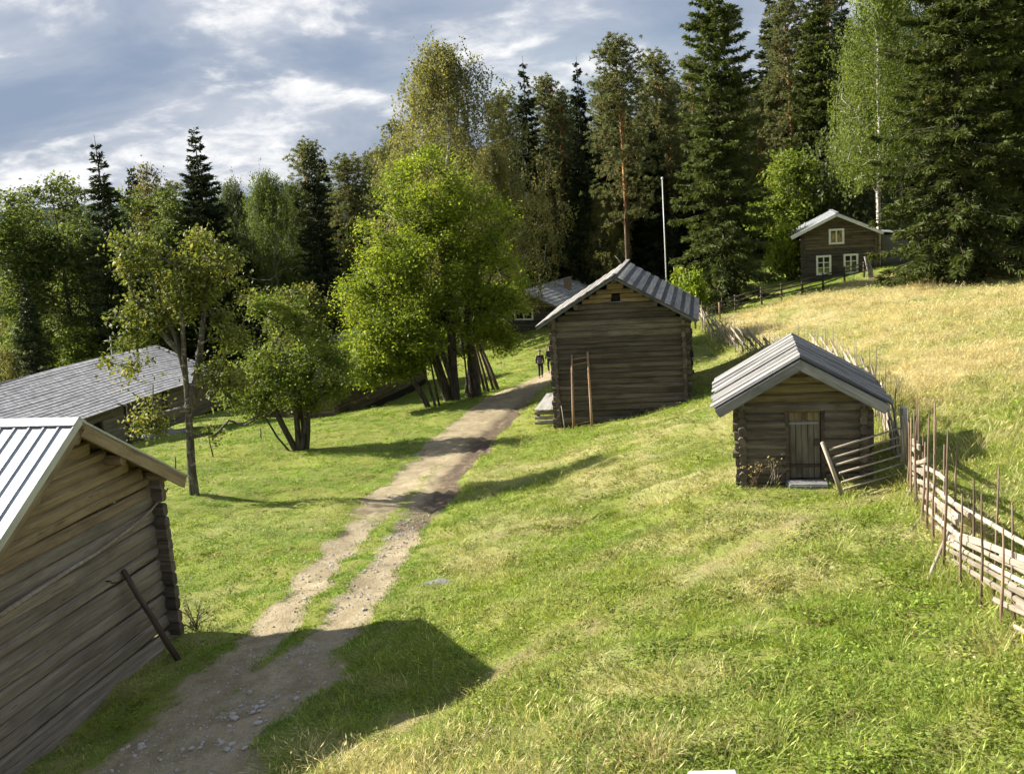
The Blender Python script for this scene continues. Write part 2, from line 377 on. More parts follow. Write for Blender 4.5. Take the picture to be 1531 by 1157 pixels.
# <<T
# ------------------------------------------------------------------ lie of the land: thin-plate surface through surveyed points
GP = np.array([
(-0.35,12.3,-7.37),(-5.91,15.2,-8.69),(5.08,9.9,-6.34),(2.5,12,-6.88),(3.51,16.5,-7.01),(-0.76,16.1,-7.74),(-2.23,19.9,-8.23),(-5.07,20.6,-8.65),
(-7.58,21,-8.76),(-4.23,28.5,-9.31),(1.96,24.5,-8.41),(5.3,24.5,-7.45),(8.79,24.8,-7.28),(9,23,-7.18),(6.7,15.5,-6.72),(6.64,13.6,-6.4),(8.64,17.3,-5.98),
(10.9,23.0,-6.5),(11.3,25.0,-6.72),(1.76,45,-10.33),(8.04,46,-9.6),(-1.92,39,-10.31),(-4.03,34,-9.99),(-11.87,36.3,-9.92),(-10.19,46.5,-10.83),(-2.91,58,-11.18),(0.14,57,-11.01),
(1.88,66,-11.64),(0,86,-11.47),(-9.86,66,-13.01),(-20.11,54.5,-11.55),(-8.91,29.5,-9.31),(-6.62,47.5,-10.94),(9.4,37,-7.5),(14.9,42.4,-6.7),(14.75,30.5,-6.32),
(26.0,54,-6.55),(20.4,54,-6.69),(21.54,75,-7.7),(27.25,76,-7.0),(12.93,61,-7.84),(10.56,58,-8.29),(7.9,42,-9.0),(3.77,32,-8.4),
(-60,80,-19),(-30,100,-20.3),(-60,40,-16),(0,125,-13),(40,120,-6),(60,60,-4),(40,20,-4),(-30,15,-11),(-10,5,-9),(8,0,-6),(30,0,-3.5),(0,0,-7.4),(-40,20,-12.5),
(20,160,-12),(-50,150,-25),(70,150,-4),(-25,80,-15.5),(-12,90,-14.5),(-10,-15,-9),(-90,110,-24),(-70,-10,-14),(70,0,-1)], float)
def _tps_k(r2):
    return np.where(r2 > 1e-9, 0.5 * r2 * np.log(np.maximum(r2, 1e-9)), 0.0)
def _tps_fit(P, lam=6.0):
    n = len(P); d = P[:, None, :2] - P[None, :, :2]
    A = np.zeros((n + 3, n + 3)); A[:n, :n] = _tps_k((d ** 2).sum(-1)) + lam * np.eye(n)
    A[:n, n] = 1; A[:n, n + 1:] = P[:, :2]; A[n, :n] = 1; A[n + 1:, :n] = P[:, :2].T
    return np.linalg.solve(A, np.concatenate([P[:, 2], np.zeros(3)]))
_TW = _tps_fit(GP)
_rs = np.random.RandomState(5)
_wv = [(_rs.uniform(0, 6.28), _rs.uniform(0, 6.28), 2 * np.pi / w, amp) for w, amp in ((7, .05), (5.2, .04), (3.1, .03), (2.3, .025), (1.6, .018), (1.1, .014), (0.83, .01)) for _ in range(2)]
def ground_z(x, y, fine=True):
    x = np.asarray(x, float); y = np.asarray(y, float); sh = np.broadcast(x, y).shape
    xf = np.broadcast_to(x, sh).ravel(); yf = np.broadcast_to(y, sh).ravel()
    xc = np.clip(xf, -90, 75); yc = np.clip(yf, -15, 160)
    out = np.empty(xf.shape)
    for i in range(0, len(xf), 60000):
        sl_ = slice(i, i + 60000)
        d2 = (xc[sl_, None] - GP[None, :, 0]) ** 2 + (yc[sl_, None] - GP[None, :, 1]) ** 2
        out[sl_] = _tps_k(d2) @ _TW[:len(GP)] + _TW[-3] + _TW[-2] * xc[sl_] + _TW[-1] * yc[sl_]
    if fine:
        for ph, th, k, amp in _wv:
            out += amp * np.sin(k * (np.cos(th) * xf + np.sin(th) * yf) + ph)
    return out.reshape(sh)
def gz(x, y): return float(ground_z(x, y))
# T>>

# ------------------------------------------------------------------ ground, dirt road, lake, far hills
ROAD = [(-6.6, 8), (-5.9, 15), (-5.5, 17), (-4.65, 20.5), (-4.3, 23.9), (-4.2, 28.5), (-3.8, 33.7), (-3.3, 39.5), (-2.3, 46.5), (-0.9, 52.4), (0.5, 58.5), (1.9, 63.5), (4.6, 68.5), (9, 72), (15, 74)]
PATH = [(8.7, 23.1), (5.5, 20.4), (2.7, 18.2), (1.3, 17.1), (0.07, 16.3), (-1.05, 15.7), (-2.6, 14.3)]
FENCE_X = ([0, 12.9, 14, 15.4, 16.6, 18.2, 20.6, 22.9, 25.4, 27.4, 33, 40, 47.5, 52, 56, 60, 200], [6.4, 6.5, 6.6, 6.8, 7.0, 7.5, 8.2, 9.0, 9.6, 10.1, 11.0, 11.6, 11.6, 11.0, 10.8, 11.0, 11.0])
def rail_y(x): return np.interp(x, [8, 10.8, 12.8, 16.2, 20, 24.1, 30, 60], [57.5, 59, 60, 61.0, 64, 68.5, 71, 80])
def masks(x, y):
    d, s, _ = seg_dist(x, y, ROAD)
    nz = fnoise(x, y, 1.1, 3); nz2 = fnoise(x, y, 3.2, 8); n4 = fnoise(x, y, 0.45, 21)
    tr = np.minimum(np.abs(s - 0.80), np.abs(s + 0.80))
    near = 1 - sst(y, 29, 33)
    foreground = 1 - sst(y, 17.5, 20.5)  # near stretch of the track, where bare dirt spreads wider in patches
    tracks = 1 - sst(tr + (nz - 0.5) * 0.6, 0.38, 0.72)
    full = (1 - sst(d + (nz - 0.5) * 1.0, 1.3, 1.9)) * (1 - 0.55 * (1 - sst(np.abs(s) + (nz2 - 0.5) * 0.5, 0.1, 0.4)) * (1 - sst(y, 36, 46)))
    dirt = np.maximum(near * tracks, (1 - near) * full)
    dirt = np.maximum(dirt, foreground * (1 - sst(d + (nz - 0.5) * 1.6, 1.2, 2.1)) * sst(nz2 + n4 * 0.5, 0.55, 0.85))
    dirt = np.where(y > 62, dirt * 0.9, dirt)
    mud = sst(y, 27, 31) * (1 - sst(y, 50, 60)) * (1 - sst(np.abs(s - 1.15) + (nz - 0.5) * 0.6, 0.3, 0.95))
    mud = np.maximum(mud, (1 - sst(np.abs(y - 32.3 - (x + 4) * 0.15), 0.12, 0.5)) * full * 0.7)
    dp, sp, _ = seg_dist(x, y, PATH)
    worn = (1 - sst(dp + (nz - 0.5) * 1.3 + (n4 - 0.5) * 0.6, 0.0, 0.7)) * (0.4 + 0.6 * sst(n4, 0.4, 0.6))
    fx = np.interp(y, *FENCE_X)
    dry = sst(x - fx, 0.3, 2.0) * sst(y + (nz2 - 0.5) * 7, 26.5, 32) * (1 - sst(y - rail_y(x), -1.0, 0.6))
    dry = dry * (0.25 + 0.75 * sst(nz2 + 0.45 * nz, 0.52, 0.86))
    fg = sst(s, 1.2, 3.0) * (1 - sst(y, 40, 60)) * (x < fx + 1)
    dry = np.maximum(dry, fg * 0.55 * sst(nz2 + (nz - 0.5) * 0.5, 0.42, 0.75))
    lawn = (1 - sst(s, -2.2, -1.2)) * 0.25 * sst(nz2, 0.5, 0.7) * (y < 40)
    dry = np.maximum(dry, lawn)
    return np.clip(dirt, 0, 1), np.clip(dry, 0, 1), np.clip(mud, 0, 1), np.clip(worn, 0, 1)
def grow(a_, step, f, end):
    o = []; v = a_
    while abs(v) < abs(end): step *= f; v += step if end > 0 else -step; o.append(v)
    return o
xs = np.array(grow(-13, 0.25, 1.055, -4000)[::-1] + list(np.arange(-13, 14.01, 0.22)) + grow(14, 0.25, 1.055, 4000))
ys = np.array([-300, -100, -40, -20, -10, -5, 0, 3, 6, 8, 9] + list(np.arange(9.5, 40, 0.22)) + grow(40, 0.24, 1.032, 4000))
X, Y = np.meshgrid(xs, ys); Z = ground_z(X, Y)
dirt, dry, mud, worn = masks(X, Y)
ruts = -0.05 * dirt - 0.11 * mud * (0.5 + 0.5 * np.sin(13 * seg_dist(X, Y, ROAD)[1] + 2 * fnoise(X, Y, 2.0, 9))) + 0.03 * (fnoise(X, Y, 0.5, 4) - 0.5) * (1 + dirt)
near_w = (1 - sst(Y, 60, 120)) * (1 - sst(np.abs(X), 30, 60))
Z = Z + ruts * near_w
nx, ny = len(xs), len(ys)
idx = np.arange(nx * ny).reshape(ny, nx)
Q = np.stack([idx[:-1, :-1], idx[:-1, 1:], idx[1:, 1:], idx[1:, :-1]], -1).reshape(-1, 4)
dR, sR, _ = seg_dist(X, Y, ROAD)
fc = (dR[:-1, :-1] + dR[1:, 1:] + dR[:-1, 1:] + dR[1:, :-1]) / 4; yc_ = (Y[:-1, :-1] + Y[1:, 1:]) / 2
is_road = ((fc < 1.75) & (yc_ > 8) & (yc_ < 90)).ravel()
V = np.stack([X.ravel(), Y.ravel(), Z.ravel()], 1)
MK = np.stack([dirt.ravel(), dry.ravel(), mud.ravel(), worn.ravel()], 1).astype(np.float32)

m, g = new_mat('meadow_ground')
pos = g.n('ShaderNodeNewGeometry').outputs['Position']
mk = g.n('ShaderNodeAttribute', attribute_name='mask')
sp = g.n('ShaderNodeSeparateColor', {0: mk.outputs['Color']})
mdirt, mdry, mmud, mworn = sp.outputs[0], sp.outputs[1], sp.outputs[2], mk.outputs['Alpha']
na = g.noise(pos, 0.35, 5, 0.6); nb = g.noise(pos, 2.2, 6, 0.65); nc = g.noise(pos, 14, 5, 0.65); nd_ = g.noise(pos, 60, 3, 0.6)
gr = g.mix(g.sstep(na, 0.35, 0.65), (0.15, 0.225, 0.032), (0.255, 0.285, 0.058))
gr = g.mix(g.sstep(nb, 0.35, 0.7), gr, (0.235, 0.225, 0.075))
gr = g.mix(g.math('MULTIPLY', g.sstep(nc, 0.45, 0.62), 0.4), gr, (0.075, 0.10, 0.026))
st = g.mix(nc, (0.33, 0.285, 0.14), (0.50, 0.44, 0.24))
gr = g.mix(mdry, gr, st)
wn = g.mix(nc, (0.20, 0.15, 0.085), (0.34, 0.27, 0.16))
gr = g.mix(g.math('MULTIPLY', g.sstep(g.math('ADD', mworn, g.math('MULTIPLY', g.math('SUBTRACT', nc, 0.5), 0.9)), 0.32, 0.72), 0.6), gr, wn)
di = g.mix(g.sstep(nb, 0.3, 0.7), (0.25, 0.203, 0.122), (0.40, 0.342, 0.228))
di = g.mix(g.sstep(nc, 0.50, 0.70), di, (0.24, 0.19, 0.135))
di = g.mix(g.sstep(nd_, 0.60, 0.70), di, (0.50, 0.45, 0.37))
di = g.mix(g.math('MULTIPLY', mmud, g.sstep(nb, 0.28, 0.5)), di, g.mix(nc, (0.07, 0.052, 0.036), (0.17, 0.13, 0.095)))
f = g.sstep(g.math('ADD', mdirt, g.math('MULTIPLY', g.math('SUBTRACT', nc, 0.5), 0.7)), 0.32, 0.62)
col = g.mix(f, gr, di)
hgt = g.math('ADD', g.math('MULTIPLY', nc, 0.7), g.math('MULTIPLY', nd_, 0.3))
p = g.n('ShaderNodeBsdfPrincipled', {'Base Color': col, 'Roughness': 0.95, 'Specular IOR Level': 0.1,
    'Normal': g.n('ShaderNodeBump', {'Height': hgt, 'Strength': 0.9, 'Distance': 0.06}).outputs[0]})
out(g, p.outputs[0])
def ground_part(name, sel):
    F = Q[sel]; used = np.unique(F); remap = np.zeros(len(V), np.int64); remap[used] = np.arange(len(used))
    me = np_mesh(name, V[used], remap[F], 'meadow_ground', smooth=True)
    ca = me.color_attributes.new('mask', 'FLOAT_COLOR', 'POINT'); ca.data.foreach_set('color', MK[used].ravel())
    o = obj(name, me); tag(o, kind='structure'); return o
tag(ground_part('ground', ~is_road), 'grassy hillside sloping down to the lake')
tag(ground_part('dirt_road', is_road), 'rutted dirt track running past the log barns')

m, g = new_mat('lake_water')
pos = g.n('ShaderNodeNewGeometry').outputs['Position']
wv = g.noise(g.n('ShaderNodeMapping', {'Vector': pos, 'Scale': (0.5, 0.9, 1)}).outputs[0], 1.0, 4, 0.6)
p = g.n('ShaderNodeBsdfPrincipled', {'Base Color': (0.02, 0.03, 0.035, 1), 'Roughness': 0.09, 'IOR': 1.33, 'Specular IOR Level': 0.5,
    'Normal': g.n('ShaderNodeBump', {'Height': wv, 'Strength': 0.25, 'Distance': 0.15}).outputs[0]})
out(g, p.outputs[0])
lk = obj('lake', py_mesh('lake', [(-4000, -300, -21.6), (-20, -300, -21.6), (-20, 4000, -21.6), (-4000, 4000, -21.6)], [(0, 1, 2, 3)], 'lake_water'))
tag(lk, 'bright lake glimpsed between the trees', kind='structure')

m, g = new_mat('hill_forest')
pos = g.n('ShaderNodeNewGeometry').outputs['Position']
nn = g.noise(g.n('ShaderNodeMapping', {'Vector': pos, 'Scale': (1, 0.25, 2.5)}).outputs[0], 0.06, 6, 0.75)
out(g, g.n('ShaderNodeBsdfDiffuse', {'Color': g.mix(nn, (0.018, 0.032, 0.04), (0.045, 0.062, 0.06))}).outputs[0])
hv, hf = [], []
azs = np.radians(np.arange(-75, 76, 0.12)); rings = (1500, 1750, 2100, 2500)
for k, r_ in enumerate(rings):
    hh = [-21.7, 8, 24, 32][k] + (0 if k == 0 else 1) * (22 * (fnoise(np.degrees(azs), azs*0+k, 14, 5, 3) - 0.5) * k * 0.6 + 12 * (fnoise(np.degrees(azs), azs*0+k*3, 0.35, 6, 3) - 0.5))
    hv += list(np.stack([r_ * np.sin(azs), r_ * np.cos(azs), hh], 1))
na_ = len(azs)
hf = np.array([(k*na_+i, k*na_+i+1, (k+1)*na_+i+1, (k+1)*na_+i) for k in range(len(rings)-1) for i in range(na_-1)])
tag(obj('hills', np_mesh('hills', np.array(hv), hf, 'hill_forest', smooth=True)), 'low wooded hills beyond the lake', kind='structure')

# ------------------------------------------------------------------ log buildings
FOOT = []      # footprints where no grass grows: (origin, az, x0, x1, y0, y1)
def axes(az):
    a_ = R(az); return Vector((math.cos(a_), -math.sin(a_), 0)), Vector((math.sin(a_), math.cos(a_), 0))
def local(C, az, x, y, z=0.0):
    v, u = axes(az); return Vector(C) + v * x + u * y + Vector((0, 0, z))
def slope_matrix(px, py, pz, side, ang):
    """local X down the slope, Y along the ridge, Z out of the roof"""
    X_ = Vector((side * math.cos(ang), 0, -math.sin(ang))); Z_ = Vector((side * math.sin(ang), 0, math.cos(ang))); Y_ = Z_.cross(X_)
    return Matrix(((X_.x, Y_.x, Z_.x, px), (X_.y, Y_.y, Z_.y, py), (X_.z, Y_.z, Z_.z, pz), (0, 0, 0, 1)))
def log_walls(root, x_out0, x_out1, xl, xr, Dp, nC, ch, ext, cx, zA, slope, mat_fn, t=0.17, openings=(), z0=0.0, side_ext=None, gable_max=40, side_stop=99):
    side_ext = ext if side_ext is None else side_ext
    hs = [ch * rng.choice((0.82, 0.9, 0.97, 1.03, 1.1, 1.18)) for _ in range(nC + gable_max)]; k_ = nC * ch / sum(hs[:nC]); hs = [h_ * k_ for h_ in hs]
    zs = [z0] + [z0 + q for q in np.cumsum(hs)]
    lm = lambda L, h_: log_mesh(L, t * rng.choice((0.94, 1.0, 1.06, 1.12)), round(h_ * 1.03, 3), var=rng.randrange(3))
    def add(L, loc, rz, h_, mt):
        obj('log', lm(round(L * 20) / 20, h_), root, loc=loc, rot=(rng.uniform(-.004, .004), rng.uniform(-.0035, .0035), rz + rng.uniform(-.003, .003)), mat=mt)
    for i in range(nC):
        z = (zs[i] + zs[i+1]) / 2; hh_ = hs[i]
        for yy, op in ((0, openings), (Dp, ())):
            segs = [(x_out0 + rng.uniform(-.04, .05), x_out1 + rng.uniform(-.05, .04))]
            for (a0, a1, b0, b1) in op:
                if b0 < z < b1:
                    segs = [s for (s0, s1) in segs for s in ((s0, min(s1, a0)), (max(s0, a1), s1)) if s[1] - s[0] > 0.05]
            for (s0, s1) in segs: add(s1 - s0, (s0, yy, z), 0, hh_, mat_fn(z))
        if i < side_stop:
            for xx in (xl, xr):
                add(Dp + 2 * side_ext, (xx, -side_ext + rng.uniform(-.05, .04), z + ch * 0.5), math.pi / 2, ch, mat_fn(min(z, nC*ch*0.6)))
    for i in range(nC, nC + gable_max):
        z = (zs[i] + zs[i+1]) / 2; hh_ = hs[i]; half = (zA - 0.16 - (z + hh_ * 0.45)) / slope
        if half < 0.12: break
        x0_, x1_ = max(cx - half, x_out0 + 0.15), min(cx + half, x_out1 - 0.15)
        for yy in (0, Dp):
            segs = [(x0_, x1_)]
            for (a0, a1, b0, b1) in (openings if yy == 0 else ()):
                if b0 < z < b1: segs = [s for (s0, s1) in segs for s in ((s0, min(s1, a0)), (max(s0, a1), s1)) if s[1] - s[0] > 0.05]
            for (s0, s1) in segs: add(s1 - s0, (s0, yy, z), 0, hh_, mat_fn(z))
def roof_deck(root, cx, zA, slope, half, y0, y1, thick=0.05, drop=0.06, mat='board_grey_dark'):
    """sheathing under the covering: two pitched slabs in one part"""
    ang = math.atan(slope); zE = zA - slope * half; V_, F_ = [], []
    for s in (-1, 1):
        o = len(V_)
        for y in (y0, y1):
            V_ += [(cx, y, zA - drop), (cx + s * half, y, zE - drop), (cx + s * half, y, zE - drop - thick), (cx, y, zA - drop - thick)]
        F_ += [(o, o+1, o+5, o+4), (o+3, o+7, o+6, o+2), (o+1, o+2, o+6, o+5), (o, o+3, o+2, o+1), (o+4, o+5, o+6, o+7), (o, o+4, o+7, o+3)]
    return obj('roof', py_mesh('roof', V_, F_), root, mat=mat)
def board_roof(roof, cx, zA, slope, half, y0, y1, n, mats, lift=0.035, over=1.3, thick=0.028, jl=0.06):
    ang = math.atan(slope); L = half / math.cos(ang); bw = (y1 - y0) / n
    for s in (-1, 1):
        for k in range(n):
            up_ = k % 2
            w_ = bw * (over if up_ else 1.0) * rng.uniform(0.94, 1.04)
            M = slope_matrix(cx, y0 + (k + 0.5) * bw, zA + (lift if up_ else 0.0) + rng.uniform(0, .006) - 0.03, s, ang + rng.uniform(-.003, .003))
            obj('board', box_mesh(-0.02, round(L + rng.choice([-1, 0, 1, 1]) * jl * 0.5, 2), -w_/2, w_/2, 0, thick, key=rng.randrange(5), jit=0.014), roof, M=M, mat=mats[up_])

def course_roof(roof, cx, zA, slope, half, y0, y1, n):
    """boards laid along the ridge, a pale lapping board over each darker shingled strip"""
    ang = math.atan(slope); st_ = half / math.cos(ang) / n; L = y1 - y0
    for s in (-1, 1):
        for k in range(n):
            d_ = (k + 0.5) * st_; up_ = k % 2; w_ = st_ * (1.12 if up_ else 1.0)
            M = slope_matrix(cx + s * d_ * math.cos(ang), (y0 + y1) / 2, zA - d_ * math.sin(ang) - 0.03 + (0.03 if up_ else 0.0), s, ang - (0.05 if up_ else 0.0)) @ Matrix.Rotation(math.pi/2, 4, 'Z')
            e0 = rng.uniform(-.05, .05); e1 = rng.uniform(-.05, .05)
            obj('board', box_mesh(-L/2 + round(e0, 2), L/2 + round(e1, 2), -w_/2, w_/2, 0, 0.035, key=k % 4, jit=0.006), roof, M=M, mat='board_silver' if up_ else 'board_grey_dark')
# --- near barn on the left with the metal roof (gable faces the track)
C_L = Vector((-7.58, 21.0, -8.80)); AZ_L = 13.0
# local X runs along the ridge (out to the right, gable at x = 0), local Y along the gable away from the camera
t = empty('log_barn', C_L, R(-AZ_L)); tag(t, 'big log barn at the left edge under a bright ribbed metal roof', 'barn')
Wg, chL = 5.54, 0.262; LBL = 9.0
nL = 13
tan_z = 3.1
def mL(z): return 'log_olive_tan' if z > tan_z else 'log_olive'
zAL, slL = 5.40, 0.60
hsL = [chL * rng.choice((0.80, 0.9, 0.98, 1.05, 1.15, 1.22)) for _ in range(32)]; kL = nL * chL / sum(hsL[:nL]); hsL = [h_ * kL for h_ in hsL]; zsL = [0] + list(np.cumsum(hsL))
for i in range(nL):
    z = (zsL[i] + zsL[i+1]) / 2
    for xx in (-0.085, -LBL):
        obj('log', log_mesh(Wg + 1.50, rng.choice((0.155, 0.17, 0.185)), round(hsL[i] * 1.03, 3), rows=9, var=i % 4, rough=0.02), t, loc=(xx, -Wg - 1.25 + rng.uniform(-.03, .03), z), rot=(rng.uniform(-.004, .004), rng.uniform(-.006, .006), math.pi/2), mat=mL(z))
    for yy in (-0.12, -Wg - 0.88):
        obj('log', log_mesh(LBL + 0.5, 0.17, chL * 1.03, var=i % 4), t, loc=(-LBL - 0.25, yy, z + chL/2), rot=(0, rng.uniform(-.003, .003), 0), mat='log_grey')
for i in range(nL, 30):
    z = (zsL[i] + zsL[i+1]) / 2; half = (zAL - 0.14 - (z + hsL[i] * 0.4)) / slL
    if half < 0.15: break
    hr_ = min(half, Wg/2 + 0.2); hl_ = min(half, Wg/2 + 1.2)
    for xx in (-0.085, -LBL):
        obj('log', log_mesh(round(hr_ + hl_, 2), 0.17, round(hsL[i] * 1.03, 3), var=i % 4), t, loc=(xx, -Wg/2 - hl_, z), rot=(0, rng.uniform(-.004, .004), math.pi/2), mat=mL(z))
obj('sill_beam', log_mesh(Wg + 1.2, 0.22, 0.30), t, loc=(-0.06, -Wg - 1.1, -0.12), rot=(0, 0, math.pi/2), mat='log_olive')
# roof: ridge along X at y = -Wg/2
halfL = Wg/2 + 0.52; angL = math.atan(slL); LrL = halfL / math.cos(angL); ovL = 0.45
def slopeL(px, side, dz=0.0):
    Xv = Vector((0, side * math.cos(angL), -math.sin(angL))); Zv = Vector((0, side * math.sin(angL), math.cos(angL))); Yv = Zv.cross(Xv)
    return Matrix(((Xv.x, Yv.x, Zv.x, px), (Xv.y, Yv.y, Zv.y, -Wg/2), (Xv.z, Yv.z, Zv.z, zAL + dz), (0, 0, 0, 1)))
Vd, Fd = [], []
for s in (-1, 1):
    o = len(Vd); halfL = Wg/2 + (1.52 if s < 0 else 0.52)
    for x_ in (-LBL - 0.4, ovL - 0.05):
        Vd += [(x_, -Wg/2, zAL - 0.05), (x_, -Wg/2 + s*halfL, zAL - 0.05 - slL*halfL), (x_, -Wg/2 + s*halfL, zAL - 0.11 - slL*halfL), (x_, -Wg/2, zAL - 0.11)]
    Fd += [(o, o+1, o+5, o+4), (o+3, o+7, o+6, o+2), (o+1, o+2, o+6, o+5), (o, o+3, o+2, o+1), (o+4, o+5, o+6, o+7)]
rf = obj('roof', py_mesh('roof', Vd, Fd), t, mat='log_tan')
nrib = 33; sp_ = (LBL + 0.4 + ovL) / nrib
for s in (-1, 1):
    LrL = (Wg/2 + (1.52 if s < 0 else 0.52)) / math.cos(angL)
    for k in range(nrib):
        x_ = ovL - (k + 0.5) * sp_
        obj('metal_sheet', box_mesh(0.0, LrL + 0.04, -sp_/2 - 0.005, sp_/2 + 0.005, 0, 0.012), rf, M=slopeL(x_, s, -0.035 + 0.0015 * (k % 2)), mat='metal_sheet')
        obj('rib', box_mesh(0.12, LrL + 0.05, -0.02, 0.02, 0, 0.034), rf, M=slopeL(x_ - sp_/2, s, -0.03), mat='metal_sheet')
for s in (-1, 1):
    LrL = (Wg/2 + (1.52 if s < 0 else 0.52)) / math.cos(angL)
    obj('ridge_cap', box_mesh(-0.01, 0.20, -(LBL + 0.4 + ovL)/2 - 0.02, (LBL + 0.4 + ovL)/2 + 0.02, 0, 0.02), rf, M=slopeL((ovL - LBL - 0.4)/2, s, 0.012), mat='metal_sheet')
    obj('verge_flashing', box_mesh(-0.01, LrL + 0.05, -0.012, 0.012, -0.13 if s < 0 else -0.02, 0.012), rf, M=slopeL(ovL + 0.005, s, 0.0), mat='metal_sheet')
    obj('bargeboard', box_mesh(0.0, LrL + 0.02, -0.022, 0.022, -0.27, -0.025), t, M=slopeL(ovL - 0.03, s, 0.0), mat='log_olive_tan')
for yy, zz in ((-0.12, 3.58), (-Wg - 0.88, 2.98), (-Wg/2, 5.02), (-1.5, 4.30), (-Wg + 1.5, 4.30)):
    obj('purlin', log_mesh(0.66, 0.2, 0.2), t, loc=(-0.3, yy, zz), mat='log_olive_tan')
FOOT.append((C_L, AZ_L, -LBL - 0.3, 0.12, -Wg - 1.3, 0.25))
pg = obj('iron_hook', tube_mesh('hook', [([(0, 0, 0), (0.10, 0, 0), (0.14, -0.02, -0.03), (0.15, 0.12, -0.06)], 0.016)], 6), t, loc=(0.0, -2.05, 2.05), mat='iron')
# things against that wall
lp = pole('leaning_post', None, local(C_L, AZ_L, 0.72, -1.05, -0.10), local(C_L, AZ_L, 0.06, -1.55, 2.08), 0.075, 0.06, 'log_dark', 0.02, 5)
tag(lp, 'dark crooked post leaning against the wall of the left barn', 'post')
q_ = tube_mesh('long_rod', [([local(C_L, AZ_L, 0.10, y_, z_) for y_, z_ in ((-5.2, 2.62), (-4.4, 2.66), (-3.4, 2.70), (-2.3, 2.72), (-1.2, 2.82), (-0.4, 2.95), (0.12, 3.10), (0.32, 3.2))], [0.05, 0.05, 0.045, 0.035, 0.03, 0.025, 0.02, 0.015])], 6)
tag(obj('long_rod', q_, mat='rail_wood'), 'long thin bent rod hanging along the wall of the left barn', 'rod')

# --- storehouse in the middle
C_S = Vector((1.76, 45.0, -10.35)); AZ_S = 11.0
t = empty('log_storehouse', C_S, R(-AZ_S)); tag(t, 'tall dark log storehouse with a striped board roof beside the track', 'barn')
zS, slS, cxS, hfS = 6.70, 0.595, 3.0, 3.45
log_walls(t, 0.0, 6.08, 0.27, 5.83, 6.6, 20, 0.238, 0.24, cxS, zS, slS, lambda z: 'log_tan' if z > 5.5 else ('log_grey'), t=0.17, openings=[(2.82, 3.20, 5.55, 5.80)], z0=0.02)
rf = roof_deck(t, cxS, zS, slS, hfS - 0.05, -0.62, 7.2, mat='log_tan')
course_roof(rf, cxS, zS, slS, hfS, -0.68, 7.3, 18)
obj('ridge_board', box_mesh(0, 8.1, -0.16, 0.02, 0, 0.035), t, loc=(cxS, -0.72, zS + 0.05), rot=(0, 0, math.pi/2), mat='board_grey')
for xx, zz in ((0.27, 4.86), (5.83, 4.86), (1.33, 5.42), (4.68, 5.42), (cxS, 6.42)):
    obj('purlin', log_mesh(0.75, 0.22, 0.22), t, loc=(xx, -0.60, zz), rot=(0, 0, math.pi/2), mat='log_dark')
for s in (-1, 1):
    obj('bargeboard', box_mesh(0, hfS / math.cos(math.atan(slS)), -0.02, 0.02, -0.14, -0.035), t, M=slope_matrix(cxS, -0.645, zS, s, math.atan(slS)), mat='board_grey_dark')
obj('vent_hole', box_mesh(2.82, 3.20, 0.06, 0.10, 5.55, 5.80), t, mat='dark_inside')
obj('vent_shelf', box_mesh(2.75, 3.28, -0.16, -0.06, 5.50, 5.535), t, mat='board_grey')
for k, (xx, yy, s_) in enumerate(((0.2, 0.05, 0.34), (0.3, 3.3, 0.3), (0.3, 6.4, 0.34), (5.8, 6.4, 0.3), (3.2, 0.1, 0.26))):
    obj('foundation_stone', rock_mesh(40 + k), t, loc=(xx, yy, -0.16), scale=(s_, s_, s_ * 1.1), mat='stone_pale')
obj('weather_stick', tube_mesh('stick', [([(0, 0, 0), (-0.10, 0, 0.22), (-0.26, -0.05, 0.42)], [0.03, 0.025, 0.018])], 6), t, loc=(cxS - 0.15, 5.6, zS), mat='rail_wood')
FOOT.append((C_S, AZ_S, 0.1, 6.0, -0.05, 6.8))
# loading platform at its left side
dk = empty('wooden_platform', local(C_S, AZ_S, -0.95, 0.5, 0.1), R(-AZ_S)); tag(dk, 'low plank platform along the left side of the tall storehouse', 'platform')
for k in range(6):
    obj('plank', box_mesh(0, 3.9, -0.085, 0.085, 0, 0.04, key=k, jit=0.006), dk, loc=(0.09 + k * 0.178, 0.0, 0.62), rot=(0, rng.uniform(-.004, .004), math.pi/2), mat='board_silver')
for k, zz in enumerate((0.50, 0.28, 0.06)):
    obj('step_beam', log_mesh(1.1, 0.14, 0.16, var=k), dk, loc=(0.0, 0.10 - 0.02*k, zz), mat='rail_wood' if k < 2 else 'board_silver')
    obj('step_beam', log_mesh(1.1, 0.14, 0.16, var=k), dk, loc=(0.0, 3.7, zz), mat='board_grey')
for xx in (0.15, 0.95):
    obj('side_beam', log_mesh(3.6, 0.14, 0.18), dk, loc=(xx, 0.15, 0.38), rot=(0, 0, math.pi/2), mat='log_dark')
